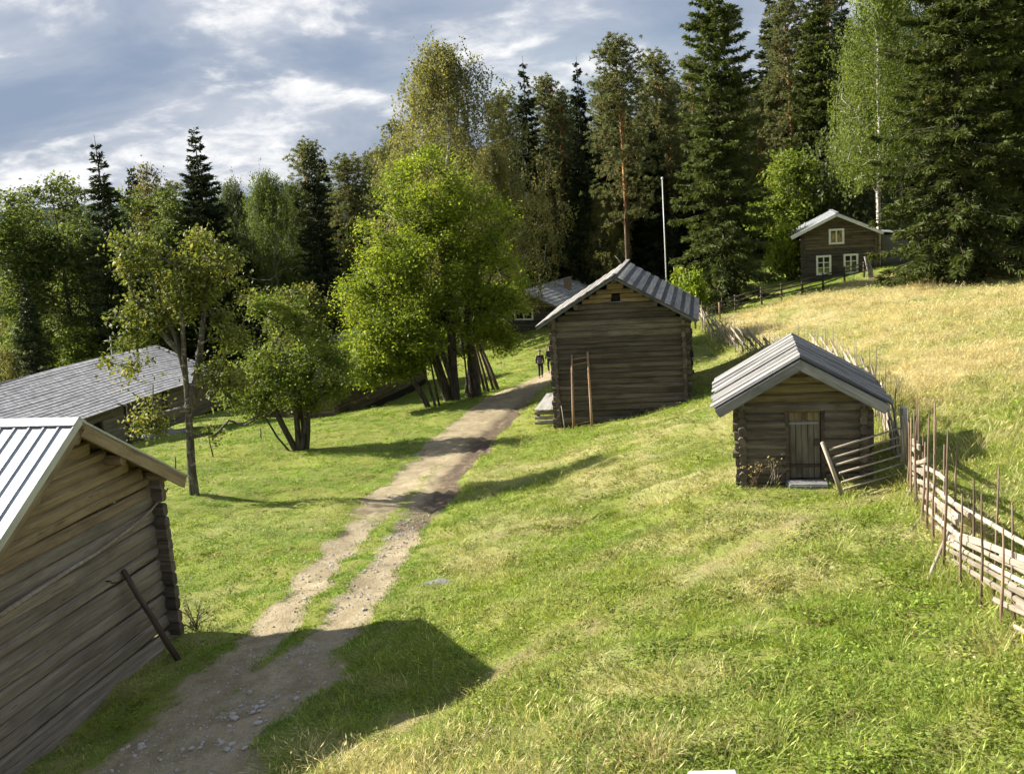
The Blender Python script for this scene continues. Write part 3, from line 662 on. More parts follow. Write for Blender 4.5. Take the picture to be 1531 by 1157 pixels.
# ladder
def ladder():
    b0, b1 = local(C_S, AZ_S, 0.98, -0.95, 0.0), local(C_S, AZ_S, 1.78, -0.95, 0.12)
    b0.z = gz(b0.x, b0.y) - 0.05; b1.z = b0.z + 0.16
    t0, t1 = local(C_S, AZ_S, 0.98, -0.16, 3.33), local(C_S, AZ_S, 1.68, -0.16, 3.42)
    la = empty('ladder', (b0 + b1) / 2); tag(la, 'old brown wooden ladder leaning on the tall storehouse', 'ladder')
    L0 = Vector(la.location)
    pole('rail', la, b0 - L0, t0 - L0, 0.062, 0.05, 'pole_brown', 0.008, 4, 8); pole('rail', la, b1 - L0, t1 - L0, 0.062, 0.05, 'pole_brown', 0.008, 4, 8)
    for f_ in (0.08, 0.86, 0.93):
        pole('rung', la, b0.lerp(t0, f_) - L0, b1.lerp(t1, f_) - L0, 0.024, 0.024, 'pole_brown', 0, 2)
    for f_ in (0.22, 0.36, 0.50, 0.63, 0.75):
        pole('rung', la, b0.lerp(t0, f_) - L0, b1.lerp(t1, f_) - L0, 0.016, 0.016, 'log_dark', 0, 2)
ladder()
b_ = local(C_S, AZ_S, 0.58, -0.75); b_.z = gz(b_.x, b_.y)
tag(pole('leaning_stick', None, b_, local(C_S, AZ_S, 0.36, -0.14, 1.25), 0.025, 0.02, 'rail_wood', 0.01), 'pale thin stick leaning on the storehouse corner beside the ladder', 'stick')

# --- small shed with the door
C_D = Vector((5.3, 24.5, -7.52)); AZ_D = 12.5
t = empty('log_shed', C_D, R(-AZ_D)); tag(t, 'small log shed with a plank door and thick board roof beside the gate', 'shed')
zD, slD, cxD, hfD = 3.36, 0.575, 1.55, 2.02
dx0, dx1, dz0, dz1 = 1.24, 2.08, 0.30, 1.98
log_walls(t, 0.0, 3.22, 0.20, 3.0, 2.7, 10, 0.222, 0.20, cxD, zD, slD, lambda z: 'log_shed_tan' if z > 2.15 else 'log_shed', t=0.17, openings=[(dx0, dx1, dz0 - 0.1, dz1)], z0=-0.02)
rf = roof_deck(t, cxD, zD, slD, hfD - 0.06, -0.50, 3.05, drop=0.07, thick=0.06, mat='board_grey')
board_roof(rf, cxD, zD, slD, hfD, -0.58, 3.10, 16, ('board_grey_dark', 'board_grey'), lift=0.03, over=1.45, thick=0.04, jl=0.10)
angD = math.atan(slD); LD = hfD / math.cos(angD)
for s in (-1, 1):
    obj('bargeboard', bevel_box(0.0, LD - 0.02, -0.045, 0.045, -0.27, -0.035, 0.02), t, M=slope_matrix(cxD, -0.555, zD + 0.0, s, angD), mat='board_grey')
    obj('bargeboard', bevel_box(0.0, LD - 0.02, -0.045, 0.045, -0.27, -0.035, 0.02), t, M=slope_matrix(cxD, 3.05, zD + 0.0, s, angD), mat='board_grey')
    for k in range(10):     # ragged mossy ridge where the board ends meet
        pass
for xx, zz in ((0.2, 2.36), (3.0, 2.36), (cxD, 3.12)):
    obj('purlin', log_mesh(0.55, 0.18, 0.18), t, loc=(xx, -0.48, zz), rot=(0, 0, math.pi/2), mat='log_shed_tan')
dr = obj('door', box_mesh(dx0 + 0.06, dx1 - 0.06, 0.03, 0.06, dz0, dz1 - 0.03), t, mat='dark_inside')
bx = np.linspace(dx0 + 0.065, dx1 - 0.065, 6)
for k in range(5):
    obj('door_board', box_mesh(0, 1.42, -(bx[k+1]-bx[k])/2 + 0.005, (bx[k+1]-bx[k])/2 - 0.005, 0, 0.03, key=k, jit=0.004), dr, loc=((bx[k]+bx[k+1])/2, 0.03, dz0 + 0.01 + rng.uniform(0, .02)), rot=(math.pi/2, -math.pi/2, 0), mat='door_wood')
    obj('door_board', box_mesh(0, 0.20, -(bx[k+1]-bx[k])/2 + 0.004, (bx[k+1]-bx[k])/2 - 0.004, 0, 0.03, key=k+9, jit=0.003), dr, loc=((bx[k]+bx[k+1])/2, 0.035, dz1 - 0.25), rot=(math.pi/2, -math.pi/2, 0), mat='log_shed_tan')
obj('door_batten', box_mesh(dx0 + 0.05, dx1 - 0.1, -0.045, -0.005, dz1 - 0.33, dz1 - 0.27), dr, mat='board_grey')
obj('door_batten', box_mesh(dx0 + 0.07, dx1 - 0.07, -0.045, -0.005, dz0 + 0.30, dz0 + 0.37), dr, mat='log_dark')
obj('door_lock', box_mesh(dx1 - 0.20, dx1 - 0.10, -0.05, -0.005, 1.12, 1.28), dr, mat='iron')
obj('door_post', bevel_box(dx0 - 0.045, dx0 + 0.055, -0.10, 0.08, dz0 - 0.05, dz1 + 0.02, 0.01), t, mat='log_dark')
obj('door_post', bevel_box(dx1 - 0.055, dx1 + 0.045, -0.10, 0.08, dz0 - 0.05, dz1 + 0.02, 0.01), t, mat='log_dark')
obj('threshold', bevel_box(dx0 - 0.05, dx1 + 0.12, -0.24, -0.04, dz0 - 0.22, dz0 + 0.0, 0.03), t, mat='board_grey')
FOOT.append((C_D, AZ_D, 0.0, 3.2, -0.15, 2.8)); FOOT.append((C_D, AZ_D, 1.15, 2.3, -0.85, 0))
st = obj('stone_step', bevel_box(-0.45, 0.45, -0.20, 0.20, -0.16, 0.10, 0.03), loc=(lambda q: (q.x, q.y, gz(q.x, q.y) + 0.05))(local(C_D, AZ_D, 1.70, -0.50)), rot=(0, 0.02, R(-AZ_D)), mat='stone_step')
tag(st, 'flat grey stone step in front of the shed door', 'step')

# --- little house on the rise at the right
C_H = Vector((21.55, 75.0, -7.75)); AZ_H = 14.0
t = empty('cottage', C_H, R(-AZ_H)); tag(t, 'small dark timber cottage with white windows and white roof edges by the forest', 'house')
zH, slH, cxH, hfH = 4.88, 0.472, 2.38, 3.18
WIN = [(0.95, 1.99, 0.52, 1.92), (2.83, 3.84, 0.52, 1.93), (1.84, 2.90, 2.66, 3.76)]
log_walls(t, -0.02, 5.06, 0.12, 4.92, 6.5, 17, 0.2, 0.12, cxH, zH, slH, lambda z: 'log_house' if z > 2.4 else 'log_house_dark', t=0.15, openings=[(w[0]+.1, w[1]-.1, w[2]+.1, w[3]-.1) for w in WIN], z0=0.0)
rf = roof_deck(t, cxH, zH, slH, hfH - 0.05, -0.45, 7.0, thick=0.06, mat='paint_white')
angH = math.atan(slH); LH = hfH / math.cos(angH)
for s in (-1, 1):
    for k in range(13):
        obj('metal_sheet', box_mesh(0, LH + 0.03, -0.285, 0.285, 0, 0.015 + 0.012 * (k % 2)), rf, M=slope_matrix(cxH, -0.2 + k * 0.572, zH - 0.03, s, angH), mat='metal_sheet')
    obj('bargeboard', box_mesh(0, LH, -0.025, 0.025, -0.21, 0.0), t, M=slope_matrix(cxH, -0.50, zH - 0.01, s, angH), mat='paint_white')
obj('ridge_cap', box_mesh(-0.14, 0.14, -0.52, 7.0, 0, 0.02), t, loc=(cxH, 0, zH + 0.02), mat='metal_sheet')
obj('corner_board', box_mesh(-0.10, 0.14, -0.12, -0.09, 0.0, 3.35), t, mat='log_house_dark')
obj('corner_board', box_mesh(4.90, 5.12, -0.12, -0.09, 0.0, 3.35), t, mat='log_house')
obj('roof_vent', tube_mesh('vent', [([(0, 0, 0), (0, 0, 0.55)], 0.05)], 8), t, loc=(0.25, 1.1, zH - 1.15), mat='paint_white')
for wi, (x0, x1, z0, z1) in enumerate(WIN):
    w_ = obj('window', box_mesh(x0 + 0.02, x1 - 0.02, 0.20, 0.24, z0 + 0.02, z1 - 0.02), t, mat='dark_inside')
    fw = 0.14
    for bx_ in ((x0, x0 + fw, z0, z1), (x1 - fw, x1, z0, z1), (x0 + fw, x1 - fw, z0, z0 + fw), (x0 + fw, x1 - fw, z1 - fw, z1)):
        obj('window_frame', box_mesh(bx_[0], bx_[1], -0.14, -0.085, bx_[2], bx_[3]), w_, mat='paint_white')
    xm = (x0 + x1) / 2
    obj('mullion', box_mesh(xm - 0.045, xm + 0.045, -0.10, -0.05, z0 + fw, z1 - fw), w_, mat='paint_white')
    nb_ = 3 if wi < 2 else 1
    zz = np.linspace(z0 + fw, z1 - fw, nb_ + 1)
    for k in range(1, nb_): obj('glazing_bar', box_mesh(x0 + fw, x1 - fw, -0.085, -0.055, zz[k] - 0.02 - 0.02*(k == 2), zz[k] + 0.02), w_, mat='paint_white')
    for k in range(nb_):
        for (p0, p1) in ((x0 + fw, xm - 0.045), (xm + 0.045, x1 - fw)):
            obj('pane', box_mesh(p0, p1, -0.072, -0.066, zz[k], zz[k+1]), w_, mat='window_glass')
    if wi == 2:
        for (p0, p1) in ((x0 + fw, xm - 0.05), (xm + 0.05, x1 - fw)):
            obj('curtain', box_mesh(p0, p1, 0.0, 0.02, z0 + 0.5, z1 - fw), w_, mat='cloth_grey')
FOOT.append((C_H, AZ_H, -0.1, 5.2, -0.1, 6.6))
ln = empty('metal_lean_to', local(C_H, AZ_H, 5.2, 1.2), R(-AZ_H)); tag(ln, 'grey sheet metal lean-to at the right side of the cottage', 'shed')
obj('wall', box_mesh(0.35, 2.2, 0.0, 2.6, 0.6, 3.05), ln, mat='metal_dull'); obj('wall', box_mesh(0.02, 0.35, 0.3, 2.5, 0.5, 3.0), ln, mat='log_house_dark')
obj('roof', box_mesh(0, 2.3, -0.1, 2.7, 0, 0.05), ln, loc=(0.0, 0, 3.3), rot=(0, 0.1, 0), mat='metal_sheet')

# --- long low barn with the shingled roof, far left
C_B = Vector((-20.55, 54.0, -11.55)); AZ_B = 17.0
t = empty('long_barn', C_B, R(-AZ_B)); tag(t, 'long low log barn with a wide grey shingle roof behind the metal roof', 'barn')
wB = 8.6; y0B, y1B = -14.0, 9.0; hB = 2.15
for i in range(8):
    z = 0.12 + i * 0.27
    for (a0, a1) in ((y0B, -9.6), (-9.6, -5.2), (-5.2, -0.1), (0.1, 3.4), (3.4, y1B)):
        if (a0, a1) == (-5.2, -0.1) and i in (3, 4, 5):
            for (c0, c1) in ((a0, -2.6), (-1.9, a1)): obj('log', log_mesh(c1 - c0, 0.16, 0.278, var=i % 4), t, loc=(0, c0, z), rot=(0, 0, math.pi/2), mat='log_olive')
            continue
        if (a0, a1) == (0.1, 3.4) and i in (4, 5):
            for (c0, c1) in ((a0, 0.9), (2.1, a1)): obj('log', log_mesh(c1 - c0, 0.16, 0.278, var=i % 4), t, loc=(0, c0, z), rot=(0, 0, math.pi/2), mat='log_olive')
            continue
        obj('log', log_mesh(a1 - a0, 0.16, 0.278, var=i % 4), t, loc=(0, a0, z), rot=(0, 0, math.pi/2), mat='log_olive')
    obj('log', log_mesh(y1B - y0B, 0.16, 0.278, var=i % 4), t, loc=(-wB, y0B, z), rot=(0, 0, math.pi/2), mat='log_olive')
    for yy in (y0B, y1B): obj('log', log_mesh(wB, 0.16, 0.278, var=i % 4), t, loc=(-wB, yy, z + 0.1), mat='log_olive')
for yy in (y0B, y1B):
    for i in range(8, 14):
        z = 0.2 + i * 0.27; half = wB/2 * (1 - (z - hB) / 1.75)
        if half > 0.3: obj('log', log_mesh(round(2*half, 2), 0.16, 0.278), t, loc=(-wB/2 - half, yy, z), mat='log_olive')
for yy in (-9.6, -5.2, 0.0, 3.4): obj('wall_post', bevel_box(-0.02, 0.20, yy - 0.14, yy + 0.14, 0.0, 2.1, 0.02), t, mat='log_dark')
obj('hatch', box_mesh(-0.10, -0.06, -2.6, -1.9, 0.8, 1.62), t, mat='dark_inside'); obj('hatch', box_mesh(-0.10, -0.06, 0.9, 2.1, 1.07, 1.62), t, mat='dark_inside')
obj('shutter', box_mesh(0.09, 0.12, 1.25, 1.7, 1.05, 1.64), t, mat='board_grey_dark')
# roof in courses
sagB = lambda y: 0.10 * math.sin(y * 0.33) - 0.012 * (y + 2) - 0.0018 * (y + 2) ** 2
nco = 20; halfB = wB/2 + 0.6; zAB = 4.02; angB = math.atan(0.355)
ysB = np.linspace(y0B - 0.5, y1B + 0.5, 12)
SWAP = Matrix(((0, 1, 0, 0), (1, 0, 0, 0), (0, 0, 1, 0), (0, 0, 0, 1)))
def courseB(name, parent, s, d0, d1, lift, mat):
    V_, F_ = [], []
    for y_ in ysB:
        for d_, l_ in ((d0, lift), (d1, lift + 0.022), (d1, lift)):
            V_.append((-wB/2 + s * d_ * math.cos(angB), y_, zAB - d_ * math.sin(angB) + l_ + sagB(y_) * min(1, 0.5 + d_ * 0.15) + rng.uniform(-.006, .006)))
    for i in range(len(ysB) - 1):
        for j in range(2): F_.append((i*3+j, i*3+j+1, (i+1)*3+j+1, (i+1)*3+j) if s > 0 else (i*3+j, (i+1)*3+j, (i+1)*3+j+1, i*3+j+1))
    me = py_mesh(name, [(v_[1], v_[0], v_[2]) for v_ in V_], [tuple(reversed(f_)) for f_ in F_])
    return obj(name, me, parent, M=SWAP if parent is t else Matrix.Identity(4), mat=mat)
rf = courseB('roof', t, 1, 0, halfB / math.cos(angB) - 0.05, -0.06, 'board_grey_dark')
LB_ = halfB / math.cos(angB) / nco
for s in (-1, 1):
    for k in range(nco): courseB('shingle_course', rf, s, k * LB_ - 0.02, (k + 1) * LB_ + 0.06, 0.0, 'shingle')
obj('ridge_board', log_mesh(y1B - y0B + 1.0, 0.2, 0.07, rows=9), t, loc=(-wB/2, y0B - 0.5, zAB + 0.08), rot=(0, 0.012, math.pi/2), mat='board_grey_dark')
FOOT.append((C_B, AZ_B, -wB, 0.2, y0B, y1B))
for k, (y_, s_) in enumerate(((0.6, 0.75), (2.0, 0.9), (3.2, 0.6))):
    p_ = local(C_B, AZ_B, 0.75 + 0.2 * k, y_); 
    tag(obj('boulder', rock_mesh(70 + k, 3, 0.5), loc=(p_.x, p_.y, gz(p_.x, p_.y) + 0.06), scale=(s_ * 0.7, s_, s_ * 0.6), rot=(0, 0, k), mat='stone_grey'),
        ('flat grey boulder nearest the wall post of the long barn', 'largest flat grey boulder lying by the long barn wall', 'small grey boulder at the far end of the long barn stones')[k], 'boulder', 'boulders by the long barn')

# --- dark house behind the storehouse
C_F = Vector((0.56, 86.0, -11.55)); AZ_F = 24.0
t = empty('dark_log_house', C_F, R(-AZ_F)); tag(t, 'dark log house with shingle roof and brick chimney behind the tall storehouse', 'house')
zF, slF, cxF, hfF = 3.78, 0.46, 1.07, 5.0
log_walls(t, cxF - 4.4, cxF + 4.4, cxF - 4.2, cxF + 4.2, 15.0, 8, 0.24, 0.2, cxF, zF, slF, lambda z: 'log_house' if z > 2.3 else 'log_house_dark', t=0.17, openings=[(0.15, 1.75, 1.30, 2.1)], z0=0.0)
rf = roof_deck(t, cxF, zF, slF, hfF, -0.55, 15.6, mat='board_grey_dark')
for s in (-1, 1):
    LF = hfF / math.cos(math.atan(slF)); n_ = 12
    for k in range(n_):
        me = box_mesh(-8.2, 8.2, -LF/n_ * 0.56, LF/n_ * 0.56, 0, 0.02)
        M = slope_matrix(cxF + s * (k + 0.5) * hfF / n_, 7.5, zF - (k + 0.5) * hfF / n_ * slF - 0.02, s, math.atan(slF) - 0.05) @ Matrix.Rotation(math.pi/2, 4, 'Z')
        obj('shingle_course', me, rf, M=M, mat='shingle')
    obj('bargeboard', box_mesh(0, LF, -0.02, 0.02, -0.15, 0.03), t, M=slope_matrix(cxF, -0.60, zF, s, math.atan(slF)), mat='board_grey')
ch_ = obj('chimney', bevel_box(2.25, 2.78, 6.2, 6.75, 2.4, 3.95, 0.02), t, mat='brick_old'); obj('chimney_cap', bevel_box(2.20, 2.83, 6.15, 6.80, 3.95, 4.04, 0.02), ch_, mat='brick_old')
obj('roof_ladder_board', box_mesh(0, 1.6, -0.06, 0.06, 0, 0.05), t, M=slope_matrix(cxF + 0.4, 6.1, zF - 0.12, 1, math.atan(slF)), mat='board_silver')
w_ = obj('window', box_mesh(0.2, 1.7, 0.10, 0.14, 1.32, 2.1), t, mat='dark_inside')
for b_ in ((0.1, 0.26, 1.25, 2.2), (1.64, 1.8, 1.25, 2.2), (0.26, 1.64, 1.25, 1.38), (0.26, 1.64, 2.05, 2.18), (0.9, 1.0, 1.38, 2.05)): obj('window_frame', box_mesh(b_[0], b_[1], -0.13, -0.09, b_[2], b_[3]), w_, mat='paint_white')
obj('pane', box_mesh(0.26, 0.9, -0.06, -0.05, 1.38, 2.05), w_, mat='window_glass'); obj('pane', box_mesh(1.0, 1.64, -0.06, -0.05, 1.38, 2.05), w_, mat='window_glass')
obj('wall_board', box_mesh(cxF - 4.4, cxF + 4.4, -0.14, -0.09, 2.34, 2.42), t, mat='board_tan')
FOOT.append((C_F, AZ_F, cxF - 4.5, cxF + 4.5, 0, 15))

# --- dark barn downhill behind the shrub
C_K = Vector((-7.6, 69.5, -13.0)); AZ_K = 20.0
t = empty('dark_log_barn', C_K, R(-AZ_K)); tag(t, 'low dark log barn with a grey roof half hidden behind the shrub', 'barn')
# long side faces the camera's right: local Y runs along the eave, wall at x = 0
for i in range(9):
    z = 0.55 + i * 0.24
    for xx in (0, -5.5): obj('log', log_mesh(13.4, 0.18, 0.247, var=i % 4), t, loc=(xx, -9.2, z), rot=(0, 0, math.pi/2), mat='log_house')
    for yy in (-9.0, 4.0): obj('log', log_mesh(5.9, 0.18, 0.247, var=i % 4), t, loc=(-5.7, yy, z + 0.12), mat='log_house')
for i in range(8):
    z = 2.8 + i * 0.24; half = 2.9 * (1 - i / 7.5)
    if half > 0.3:
        for yy in (-9.0, 4.0): obj('log', log_mesh(round(2*half, 2), 0.18, 0.247), t, loc=(-2.75 - half, yy, z), mat='log_house')
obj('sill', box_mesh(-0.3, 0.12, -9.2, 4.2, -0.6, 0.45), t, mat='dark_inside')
rf = roof_deck(t, -2.75, 4.75, 0.6, 3.4, -9.6, 4.6, mat='board_grey_dark')
board_roof(rf, -2.75, 4.75, 0.6, 3.45, -9.7, 4.7, 30, ('board_grey_dark', 'board_grey'))
FOOT.append((C_K, AZ_K, -5.7, 0.1, -9.2, 4.2))

# ------------------------------------------------------------------ trees
def rot_basis(n, rs):
    """random orthonormal pairs (t, b) for normals n (k,3)"""
    r = rs.normal(size=n.shape); t = np.cross(n, r); t /= np.linalg.norm(t, axis=1)[:, None] + 1e-9
    return t, np.cross(n, t)
def leaf_mesh(name, C, size, mat, rs, tint, up=0.5, aspect=0.55, axis=None):
    """diamond leaves at C (k,3)"""
    k = len(C); nrm = rs.normal(size=(k, 3)); nrm[:, 2] = np.abs(nrm[:, 2]) + up; nrm /= np.linalg.norm(nrm, axis=1)[:, None]
    if axis is None: t, b = rot_basis(nrm, rs)
    else:
        t = axis / (np.linalg.norm(axis, axis=1)[:, None] + 1e-9); b = np.cross(nrm, t); b /= np.linalg.norm(b, axis=1)[:, None] + 1e-9
    s = np.broadcast_to(size, (k,)) * rs.uniform(0.5, 1.5, k); s = s[:, None]; fold = nrm * s * 0.12
    V = np.stack([C - t*s*0.5, C + b*s*aspect*0.5 + fold, C + t*s*0.5, C - b*s*aspect*0.5 + fold], 1).reshape(-1, 3)
    F = np.arange(4*k).reshape(k, 4)
    return np_mesh(name, V, F, mat, np.repeat(tint, 4))
def tri_mesh(name, base, tip, width, mat, rs, tint):
    """thin triangles (needle sprays) from base to tip"""
    d = tip - base; n = rs.normal(size=d.shape); w = np.cross(d, n); w /= np.linalg.norm(w, axis=1)[:, None] + 1e-9
    w = w * np.broadcast_to(width, (len(base),))[:, None] * 0.5
    m_ = base + d * 0.45
    V = np.stack([base, m_ + w, tip, m_ - w], 1).reshape(-1, 3)
    return np_mesh(name, V, np.arange(len(V)).reshape(-1, 4), mat, np.repeat(tint, 4))
def grow_tree(stems, clusters, rs, r_tip=0.012, pipe=2.0, r_base=None, sag=0.06, up_bias=0.35, sides=5, taper=0.0):
    """skeleton: stems are polylines; every cluster centre is joined to the nearest node that lies inward of it"""
    nodes = []; par = []
    for st in stems:
        last = -1
        for q in st:
            nodes.append(np.array(q, float)); par.append(last); last = len(nodes) - 1
    root = nodes[0]; stem_n = len(nodes)
    cl = np.array(clusters, float)
    cen = np.array([n for n in nodes]).mean(0)
    order = np.argsort(np.min(np.linalg.norm(cl[:, None] - np.array(nodes)[None], axis=2), axis=1))
    ends = []
    for ci in order:
        c = cl[ci]; A = np.array(nodes); d = c - A
        cost = np.linalg.norm(d, axis=1) + up_bias * np.maximum(0, A[:, 2] - c[2] + 0.3 * np.hypot(d[:, 0], d[:, 1]))
        j = int(np.argmin(cost)); L = np.linalg.norm(d[j])
        k = max(1, int(L / 0.7)); last = j
        for s in range(1, k + 1):
            t = s / k; q = nodes[j] + d[j] * t; q = q + np.array([0, 0, sag * L * math.sin(math.pi * t)]) + rs.normal(size=3) * 0.03 * L * (t < 1)
            nodes.append(q); par.append(last); last = len(nodes) - 1
        ends.append(last)
    N = len(nodes); P = np.array(nodes); par = np.array(par)
    area = np.zeros(N)
    for e_ in ends: area[e_] += r_tip ** pipe
    for i in range(N - 1, -1, -1):
        if area[i] == 0: area[i] = r_tip ** pipe
        if par[i] >= 0: area[par[i]] += area[i]
    rad = area ** (1 / pipe)
    if r_base: rad *= r_base / rad[0]; rad = np.maximum(rad, r_tip * 0.7)
    rad = np.maximum(rad * (1 - taper * np.clip(P[:, 2] / P[:, 2].max(), 0, 1) ** 0.7), r_tip * 0.6)
    # edge tubes
    ch = np.where(par >= 0)[0]; a_ = P[par[ch]]; b_ = P[ch]; ra = np.minimum(rad[par[ch]], rad[ch] * 1.35); rb = rad[ch]
    t = b_ - a_; t /= np.linalg.norm(t, axis=1)[:, None] + 1e-9
    ref = np.where(np.abs(t[:, 2:3]) > 0.9, [[1., 0, 0]], [[0, 0, 1.]]); u_ = np.cross(t, ref); u_ /= np.linalg.norm(u_, axis=1)[:, None]; w_ = np.cross(t, u_)
    th = np.linspace(0, 2*np.pi, sides, endpoint=False); ring = np.cos(th)[None, :, None]*u_[:, None] + np.sin(th)[None, :, None]*w_[:, None]
    V = np.concatenate([a_[:, None] + ring*ra[:, None, None], b_[:, None] + ring*rb[:, None, None]], 1).reshape(-1, 3)
    i0 = (np.arange(len(ch)) * 2 * sides)[:, None]; s_ = np.arange(sides)[None]; s2 = (s_ + 1) % sides
    F = np.stack([i0 + s_, i0 + s2, i0 + sides + s2, i0 + sides + s_], -1).reshape(-1, 4)
    return V, F, P, rad
def lobes_points(lobes, n, rs, shell=0.55, carve=-0.55):
    """points in a union of ellipsoids, more of them towards the surface"""
    vol = np.array([l[3]*l[4]*l[5] for l in lobes]) ** 0.8; cnt = np.maximum(3, (vol / vol.sum() * n)).astype(int); out_ = []
    for l, k in zip(lobes, cnt):
        d = rs.normal(size=(k, 3)); d /= np.linalg.norm(d, axis=1)[:, None]; r = rs.uniform(0, 1, k) ** (1/3.); r = shell + (1 - shell) * r if shell else r
        r = r * rs.uniform(0.62, 1.18, k)
        out_.append(np.array(l[:3]) + d * r[:, None] * np.array(l[3:6]))
    A = np.vstack(out_); ph = rs.uniform(0, 6.28, 6); ext_ = A.max(0) - A.min(0); q = A / ext_.max() * 16.0
    nzv = np.sin(q[:, 0] + ph[0]) * np.sin(q[:, 2] * 1.1 + ph[1]) + np.sin(q[:, 1] * 1.2 + ph[2]) * np.sin(q[:, 0] * 0.7 + q[:, 2] * 0.8 + ph[3])
    return A[nzv > carve]
PROTO = {}
def broadleaf(key, stems, lobes, ncl, leaves, lsize, mat, bk, seed, r_base, cl_r=0.55, shell=0.5, droop=0.0, bare=(), up=0.4, aspect=0.55, r_tip=0.012, tilt_tint=True, flatz=0.7, carve=-0.55, taper=0.4):
    rs = np.random.RandomState(seed); cl = lobes_points(lobes, ncl, rs, shell, carve)
    allcl = np.vstack([cl] + [np.array(bare)]) if len(bare) else cl
    V, F, P, rad = grow_tree(stems, allcl, rs, r_tip=r_tip, r_base=r_base, taper=taper)
    tm = np_mesh(key + '_trunk', V, F, bk, smooth=True)
    per = rs.dirichlet(np.ones(len(cl)) * 3.0) * leaves; per = np.maximum(4, per.astype(int))
    ci = np.repeat(np.arange(len(cl)), per); k = len(ci)
    off = rs.normal(size=(k, 3)) * cl_r * rs.uniform(0.6, 1.25, len(cl))[ci][:, None]; off[:, 2] *= flatz
    C = cl[ci] + off; C[:, 2] -= droop * np.abs(rs.normal(size=k))
    tint = np.clip(0.12 + 0.7 * rs.uniform(0, 1, len(cl))[ci] + rs.normal(size=k) * 0.2, 0, 1)
    cm = leaf_mesh(key + '_crown', C, lsize, mat, rs, tint, up, aspect)
    PROTO[key] = (tm, cm); return PROTO[key]
def birch(key, h, seed, mat, ncl, leaves, spread, z0=0.3, strand=1.3, bk='bark_birch', lsize=0.13, top=0.15, r_base=0.2, prof=0.7):
    rs = np.random.RandomState(seed)
    n = 9; st = [(rs.normal()*0.12*i/n*spread*0.4, rs.normal()*0.12*i/n*spread*0.4, h*i/(n-1)*0.97) for i in range(n)]; st[0] = (0, 0, -0.3)
    zz = rs.uniform(z0, 1.0, ncl) ** 0.9; zz = z0 + (1 - z0) * (zz - zz.min()) / (zz.max() - zz.min())
    rel = (zz - z0) / (1 - z0); R_ = spread * (np.sin(np.pi * np.clip(rel * (1 - top) + 0.12, 0, 1)) ** prof) * (1 - 0.55 * rel) * 1.25
    a_ = rs.uniform(0, 6.28, ncl); rr = np.sqrt(rs.uniform(0.08, 1, ncl)) * R_ * (0.8 + 0.35 * np.sin(3 * a_ + rs.uniform(0, 6)))
    cl = np.stack([rr*np.cos(a_), rr*np.sin(a_), zz*h], 1)
    V, F, P, rad = grow_tree([st], cl, rs, r_tip=0.010, r_base=r_base, sag=0.12, up_bias=0.9)
    tm = np_mesh(key + '_trunk', V, F, bk, smooth=True)
    per = max(4, leaves // ncl); ns = 7; lv = per // ns + 1
    Cs, ti = [], []
    base_t = rs.uniform(0, 1, ncl)
    for s in range(ns):
        o = cl + rs.normal(size=cl.shape) * 0.45; L = strand * rs.uniform(0.35, 1.2, ncl); dr = rs.normal(size=(ncl, 2)) * 0.12
        for j in range(lv):
            t = (j + rs.uniform(0, 1, ncl)) / lv
            Cs.append(np.stack([o[:, 0] + dr[:, 0]*t*L + rs.normal(size=ncl)*0.11, o[:, 1] + dr[:, 1]*t*L + rs.normal(size=ncl)*0.11, o[:, 2] + 0.25 - t*L], 1))
            ti.append(np.clip(0.15 + 0.55*base_t + rs.normal(size=ncl)*0.2, 0, 1))
    C = np.vstack(Cs); tint = np.concatenate(ti)
    ax = rs.normal(size=C.shape) * 0.6; ax[:, 2] -= 1.0
    cm = leaf_mesh(key + '_crown', C, lsize, mat, rs, tint, 0.0, 0.6, axis=ax)
    PROTO[key] = (tm, cm)
